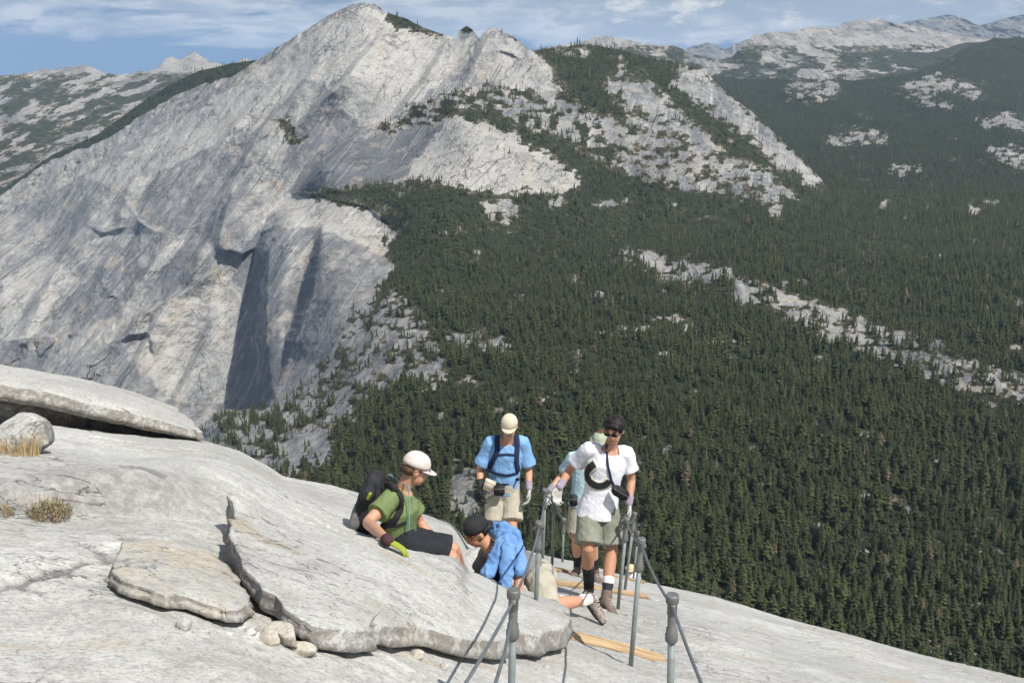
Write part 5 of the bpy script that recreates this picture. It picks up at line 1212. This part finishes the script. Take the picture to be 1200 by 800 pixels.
# ---- hiker in the white shirt, walking up between the cables
J = J3(head=(720, 503, 8.72), neck=(714, 525, 8.80), pelvis=(702, 592, 8.80), sh_a=(690, 527, 8.78), sh_b=(734, 532, 8.84), el_a=(667, 551, 8.92), wr_a=(656, 570, 8.72), el_b=(740, 562, 8.86), wr_b=(737, 589, 8.72),
       hip_a=(691, 600, 8.80), hip_b=(714, 600, 8.82), knee_a=(689, 643, 8.60), knee_b=(717, 643, 8.70), ankle_a=(690, 683, 8.78), ankle_b=(709, 688, 8.62))
stand(J, 'a', 690, 8.85, -.05); stand(J, 'b', 710, 8.45, .07)
w = build('man in a white shirt with a black curved emblem, camera pouch on a strap', J, SK['warm'], Vector((-.42, -.86, -.28))); lens(w)
shirt(w, M_white, .62, .06, 1.20, .0045, 11, (.080, .082, .088)); shorts(w, M_sage, .86, (.122, .122, .132), .006, 4, top=-.005, wr=.93)
for a, sk_ in (('a', M_black), ('b', M_sock)): shoe(w, a, M_boot, sk_, .55 if a == 'a' else .36, sock_r=.052 if a == 'a' else .046)
ell_b = bmesh.new(); limb(ell_b, [J['ankle_b'].lerp(J['knee_b'], .33), J['ankle_b'].lerp(J['knee_b'], .41)], [.056, .057]); remesh('sock_band', ell_b, .007, M_wsock, w.e, 1)
glove(w, 'a', M_glove, M_cuff, d=Vector((-.25, -.15, -.9)), palm=Vector((.3, -.8, -.3)), curl=.8); glove(w, 'b', M_glove, M_cuff, d=Vector((.05, -.15, -1)), palm=Vector((-.8, -.1, 0)), curl=.7)
hair(w, M_hair); glasses(w)
OUT = Vector((0, -1, .35)).normalized()
def pp(px, py, Y): return P(px, py, Y)
# camera pouch on its strap
ribbon('strap', [pp(711, 521, 8.7), pp(713, 545, 8.6), pp(717, 562, 8.6), pp(722, 573, 8.6)], .022, .004, M_navy, w.e, w.tree, OUT, .012)
pb = pouch('camera_pouch', pp(727, 577, 8.62), (Vector((.066, 0, -.040)), Vector((0, .028, .01)), Vector((.020, -.01, .037))), M_black, w.e)
# the emblem: a heavy open curve with a pale outline, printed on the shirt
def print_arc(name, mat, w_, lift, grow=0.0, par=None):
    pts = []
    for i in range(15):
        a = R(112 + (330 - 112) * i / 14); pts.append(pp(703.5 + 13.5 * math.cos(a) , 556 - 13.5 * math.sin(a) , 8.6))
    if grow: pts = [pts[0] + (pts[0] - pts[1]) * grow] + pts + [pts[-1] + (pts[-1] - pts[-2]) * grow]
    return ribbon(name, pts, w_, .001, mat, par or w.e, w.tree, OUT, lift, 3)
em = print_arc('emblem_outline', M_cream, .094, .008, .22); print_arc('emblem', M_black, .066, .0115, 0, em)

# ---- hiker in the sky blue shirt
J = J3(head=(597, 499, 10.15), neck=(595, 518, 10.25), pelvis=(590, 572, 10.25), sh_a=(576, 519, 10.25), sh_b=(612, 519, 10.25), el_a=(562.5, 549, 10.28), wr_a=(563, 570, 10.12), el_b=(619.5, 550, 10.28), wr_b=(620, 572, 10.10),
       hip_a=(581, 580, 10.25), hip_b=(600, 580, 10.25), knee_a=(580, 617, 10.10), knee_b=(600, 616, 10.05), ankle_a=(583, 648, 10.30), ankle_b=(607, 646, 10.2))
stand(J, 'a', 583, 10.3, -.03); stand(J, 'b', 605, 10.15, .03)
b = build('man in a sky blue shirt and beige cap with dark backpack straps, standing', J, SK['tan'], Vector((-.08, -.90, -.30))); lens(b)
shirt(b, M_blue, .80, .00, 1.04, .006, 21, (.082, .088, .098)); shorts(b, M_khaki, .82, (.118, .116, .124), .006, 6, top=.09)
for a in 'ab': shoe(b, a, M_boot, M_sock, .35)
glove(b, 'a', M_black, M_black, d=Vector((0, -.2, -1)), palm=Vector((.8, -.1, 0)), curl=.6); glove(b, 'b', M_glove, M_cuff, d=Vector((0, -.25, -1)), palm=Vector((-.8, -.1, 0)), curl=.6)
cap(b, M_beige, .060, .20, tilt=.04)
hb = bmesh.new(); ell(hb, b.h - b.F * .045 - b.U * .0, (b.S * .081, b.F * .065, b.U * .055)); remesh('hair', hb, .008, M_brown, b.e, 1, .002, 50, 3)
for x0, x1, x2 in ((582, 583, 577), (606, 606, 605)): ribbon('pack_strap', [pp(x0 + (1 if x0 < 590 else -1), 510, 10.3), pp(x0, 516, 10.1), pp(x1, 528, 10.1), pp(x2, 541, 10.1), pp(x2 - (5 if x0 < 590 else -2), 552, 10.2)], .058, .010, M_navy, b.e, b.tree, OUT, .004)
ribbon('chest_strap', [pp(583, 533, 10.1), pp(594, 532, 10.1), pp(605, 533, 10.1)], .022, .006, M_navy, b.e, b.tree, OUT, .010)
ribbon('waist_strap', [pp(572, 551, 10.1), pp(582, 555, 10.1), pp(594, 557, 10.1), pp(607, 554, 10.1)], .030, .006, M_navy, b.e, b.tree, OUT, .005)
ribbon('belt', [pp(571, 562, 10.1), pp(582, 567, 10.1), pp(594, 567, 10.1), pp(608, 561, 10.1)], .036, .006, M_black, b.e, b.sh_tree, OUT, .004)
pouch('hip_pouch', pp(585, 574, 10.05), (Vector((.058, 0, 0)), Vector((0, .035, 0)), Vector((0, 0, .055))), M_black, b.e)
pouch('folded_map', pp(573.5, 568.5, 10.06), (Vector((.052, 0, -.026)), Vector((0, .012, 0)), Vector((.02, 0, .060))), M_beige, b.e, .08)
boxy('backpack', b.J['neck'].lerp(b.J['pelvis'], .45) - b.fwd * .21, (Vector((.14, 0, 0)), Vector((0, .085, 0)), Vector((0, 0, .22))), M_black, b.e, .5, .004, .009)

# ---- hiker mostly hidden behind the white shirt
J = J3(head=(704, 517, 10.75), neck=(698, 533, 10.85), pelvis=(684, 586, 10.85), sh_a=(671, 536, 10.85), sh_b=(706, 538, 10.9), el_a=(659, 556, 10.95), wr_a=(644, 574, 10.75), el_b=(713, 566, 10.9), wr_b=(712, 590, 10.7),
       hip_a=(677, 592, 10.85), hip_b=(694, 592, 10.85), knee_a=(675, 632, 10.75), knee_b=(695, 634, 10.7), ankle_a=(676, 657, 11.0), ankle_b=(697, 663, 10.9))
stand(J, 'a', 677, 11.0, -.05); stand(J, 'b', 697, 10.8, .03)
v = build('person in an aqua shirt and pale green hat, mostly hidden behind the white shirted man', J, SK['tan'], Vector((-.45, -.8, -.3)), rs=.92, waist=(.14, .098), chest=(.155, .105)); lens(v)
shirt(v, M_aqua, .75, .02, 1.05, .005, 31, (.072, .074, .080)); shorts(v, M_khaki, .78, (.108, .108, .115), .005, 7)
for a in 'ab': shoe(v, a, M_boot, M_black, .42)
for a in 'ab': glove(v, a, M_glove, M_cuff, d=Vector((-.3 if a == 'a' else .05, -.1, -.95)), palm=Vector((.3, -.8, -.3)), curl=.7, k=1.05)
hc = cap(v, M_hatg, 0, name='hat', size=.98); bm = bmesh.new()
loft(bm, [(v.h + v.U * .040, .115, .125), (v.h + v.U * .052, .09, .10)], v.S, 24); remesh('brim', bm, .008, M_hatg, hc, 1, .003, 20)
hair(v, M_brown, 'long', 5)
pouch('hip_pouch', pp(672, 586, 10.7), (Vector((.045, 0, 0)), Vector((0, .04, 0)), Vector((0, 0, .06))), M_black, v.e)
boxy('backpack', v.J['neck'].lerp(v.J['pelvis'], .45) - v.fwd * .20, (Vector((.14, 0, 0)), Vector((0, .085, 0)), Vector((0, 0, .21))), M_purple, v.e, .5, .004, .009)

# ---- man sitting on the rock, looking back over his shoulder
DY = .34
J = J3(head=(487, 549, 7.42), neck=(473, 572, 7.42), pelvis=(468, 630, 7.45), sh_a=(459, 584, 7.24), sh_b=(477, 580, 7.60), el_a=(432, 613, 7.06), wr_a=(452, 641, 6.98), el_b=(492, 612, 7.66), wr_b=(507, 632, 7.55),
       hip_a=(474, 637, 7.32), hip_b=(477, 631, 7.54), knee_a=(529, 653, 7.30), knee_b=(530, 643, 7.58), ankle_a=(543, 692, 7.80), ankle_b=(548, 688, 8.05))
J['wr_a'] = surf(455, 643) + Vector((0, 0, .055)); J['el_a'] = PG(431, 612, 7.02)
J['toe_a'] = J['ankle_a'] + Vector((.14, 0, -.05)); J['toe_b'] = J['ankle_b'] + Vector((.14, 0, -.05))
g = build('sitting man in an olive green shirt and pale cap with a black backpack', J, SK['tan'], Vector((.90, .25, -.28)), root=J['pelvis'] - Vector((0, 0, .12)), waist=(.15, .11), chest=(.168, .122)); lens(g)
shirt(g, M_green, .62, .03, 1.06, .006, 41, (.076, .078, .084)); shorts(g, M_char, .93, (.112, .106, .108), .005, 9, wr=1.0)
for a in 'ab': shoe(g, a, M_boot, M_sock, .3)
glove(g, 'a', M_yel, M_maroon, d=Vector((.80, -.05, -.42)), palm=Vector((-.2, -.1, -1)), curl=.35, k=.92, cl=.05)
glove(g, 'b', M_yel, M_maroon, d=Vector((.8, 0, -.5)), palm=Vector((0, 0, -1)), curl=.4, k=1.0)
cap(g, M_cap, .080, .30, tilt=.12, size=1.04)
hb = bmesh.new(); ell(hb, g.h - g.F * .040 - g.U * .0, (g.S * .082, g.F * .068, g.U * .060)); remesh('hair', hb, .008, M_brown, g.e, 1, .002, 50, 3)
glasses(g)
cp_ =  PG(425, 593, 7.42); ax_u = (PG(447, 562, 7.42) -  PG(430, 622, 7.42)).normalized()
pk = boxy('backpack',  PG(432, 590, 7.42), (Vector((0, .15, 0)), Vector((.085, 0, .02)), ax_u * .22), M_black, g.e, .5, .005, .008)
boxy('pocket',  PG(419, 604, 7.38), (Vector((0, .11, 0)), Vector((.045, 0, 0)), ax_u * .10), M_grey, pk, .5, .003)
boxy('pocket',  PG(432, 577, 7.30), (Vector((0, .09, 0)), Vector((.05, 0, .02)), ax_u * .06), M_black, pk, .5, .003)
bm = bmesh.new(); limb(bm, [PG(431, 584, 7.20),  PG(434, 578, 7.19)], [.012, .012]); link('reflective_tab', bm_mesh(bm, 'reflective_tab'), M_yel, pk)
NEAR = Vector((.15, -1, .25)).normalized()
ribbon('pack_strap', [PG(452, 567, 7.3),  PG(462, 570, 7.2),  PG(470, 583, 7.2),  PG(470, 598, 7.2),  PG(462, 612, 7.2),  PG(448, 620, 7.25)], .050, .010, M_black, g.e, g.tree, NEAR, .004)
ribbon('pack_strap', [PG(449, 619, 7.2),  PG(462, 618, 7.2),  PG(476, 612, 7.25)], .022, .006, M_black, g.e, g.tree, NEAR, .004)
link('drinking_tube', tube_mesh(sag([PG(456, 555, 7.55),  PG(479, 570, 7.30),  PG(480, 598, 7.26),  PG(479, 622, 7.26)], .02), .0042), M_tube, g.e)
_l = g.sh_tree.ray_cast(Vector((0, 0, 0)), PG(501, 650, 7.2).normalized())
if _l[0] is not None:
    bm = bmesh.new(); x_, y_ = ring_dirs(_l[1], Vector((1, 0, 0))); ell(bm, _l[0] + _l[1] * .002, (x_ * .016, y_ * .016, _l[1].normalized() * .003), 12, 8); link('shorts_logo', bm_mesh(bm, 'shorts_logo'), M_wsock, g.e)
DY = 0.0

# ---- boy crawling in the gap behind the big slab
J = J3(head=(558, 623, 7.55), neck=(573, 640, 7.55), pelvis=(630, 672, 7.62), sh_a=(590, 650, 7.36), sh_b=(573, 645, 7.74), el_a=(608, 676, 7.16), wr_a=(607, 706, 7.05), el_b=(560, 672, 7.80), wr_b=(560, 700, 7.6),
       hip_a=(634, 682, 7.46), hip_b=(634, 674, 7.74), knee_a=(642, 712, 7.22), knee_b=(640, 706, 7.75), ankle_a=(694, 701, 7.55), ankle_b=(662, 703, 8.05))
J['toe_a'] = P(704, 715, 7.50); J['toe_b'] = P(668, 712, 8.10)
c = build('boy in a black cap crawling on his knees, blue jacket over his back', J, SK['tan'], Vector((-.78, -.42, -.46)), root=gz(J['knee_a']), waist=(.145, .105), chest=(.16, .11)); lens(c)
shirt(c, M_grey, .75, .02, 1.04, .005, 51, (.072, .074, .080)); shorts(c, M_khaki, .97, (.120, .110, .104), .006, 8)
shoe(c, 'a', M_trail, M_wsock, .24, toe=J['toe_a'], name='shoe', upv=Vector((.55, -.3, .75)).normalized(), k=1.0, shaft=.0); shoe(c, 'b', M_trail, M_wsock, .24, toe=J['toe_b'], name='shoe', upv=Vector((.55, -.3, .75)).normalized(), shaft=.0)
for a in 'ab': glove(c, a, M_glove, M_cuff, d=Vector((-.6, -.2, -.6)), palm=Vector((0, 0, -1)), curl=.3, k=1.0)
cap(c, M_black, .05, .6, back=True, tilt=-.1, size=1.03)
hb = bmesh.new(); ell(hb, c.h - c.F * .035 + c.U * .0, (c.S * .083, c.F * .072, c.U * .062)); remesh('hair', hb, .008, M_hair, c.e, 1, .003, 50, 3)
# the jacket thrown over his shoulders: bunched collar, body and a hanging sleeve
bm = bmesh.new()
limb(bm, [P(580, 621, 7.75), P(588, 626, 7.5), P(598, 638, 7.32), P(606, 654, 7.22), P(610, 670, 7.14)], [(.035, .03), (.055, .035), (.06, .04), (.06, .04), (.04, .03)], Vector((1, 0, .4)), 14, 5)
limb(bm, [P(592, 632, 7.30), P(583, 647, 7.20), P(576, 662, 7.14), P(571, 673, 7.08)], [(.055, .035), (.048, .03), (.044, .03), (.048, .025)], Vector((1, 0, .4)), 14, 5)
limb(bm, [P(577, 618, 7.72), P(590, 619, 7.62), P(602, 628, 7.5), P(609, 644, 7.45)], [(.03, .03), (.045, .04), (.05, .04), (.04, .04)], Vector((1, 0, .4)), 12, 5)
limb(bm, [P(597, 640, 7.2), P(594, 662, 7.1), P(592, 690, 7.02)], [(.05, .04), (.045, .03), (.035, .03)], Vector((1, 0, .4)), 12, 5)
jk = remesh('jacket', bm, .008, M_denim, c.e, 1, .020, 13, 61)
bm = bmesh.new(); limb(bm, [P(583, 672, 7.2), P(589, 684, 7.16), P(594, 696, 7.1)], [(.05, .04), (.06, .05), (.05, .04)], Vector((1, 0, .3)), 12, 4); remesh('jacket_lining', bm, .009, M_navy, jk, 1, .01, 12, 62)

# ---- small figure far down the cables
J = J3(head=(739, 666, 30.0), neck=(741, 671, 30.1), pelvis=(742, 688, 30.2), sh_a=(735, 673, 30.1), sh_b=(747, 673, 30.1), el_a=(733, 681, 30.1), wr_a=(732, 687, 30.0), el_b=(750, 681, 30.1), wr_b=(750, 688, 30.0),
       hip_a=(739, 690, 30.2), hip_b=(745, 690, 30.2), knee_a=(739, 703, 30.0), knee_b=(745, 703, 30.0), ankle_a=(739, 715, 30.2), ankle_b=(745, 715, 30.2))
t = build('distant person in a straw hat and white shirt, far down the cables', J, SK['tan'], Vector((-.3, -.8, -.3)), vox=.012)
shirt(t, M_white, .6, .02); shorts(t, M_sock, .8)
hc = cap(t, M_straw, 0, name='hat', size=1.08); bm = bmesh.new(); loft(bm, [(t.h + t.U * .040, .17, .18), (t.h + t.U * .050, .12, .13)], t.S, 24); remesh('brim', bm, .01, M_straw, hc, 1)
bpy.context.view_layer.update()
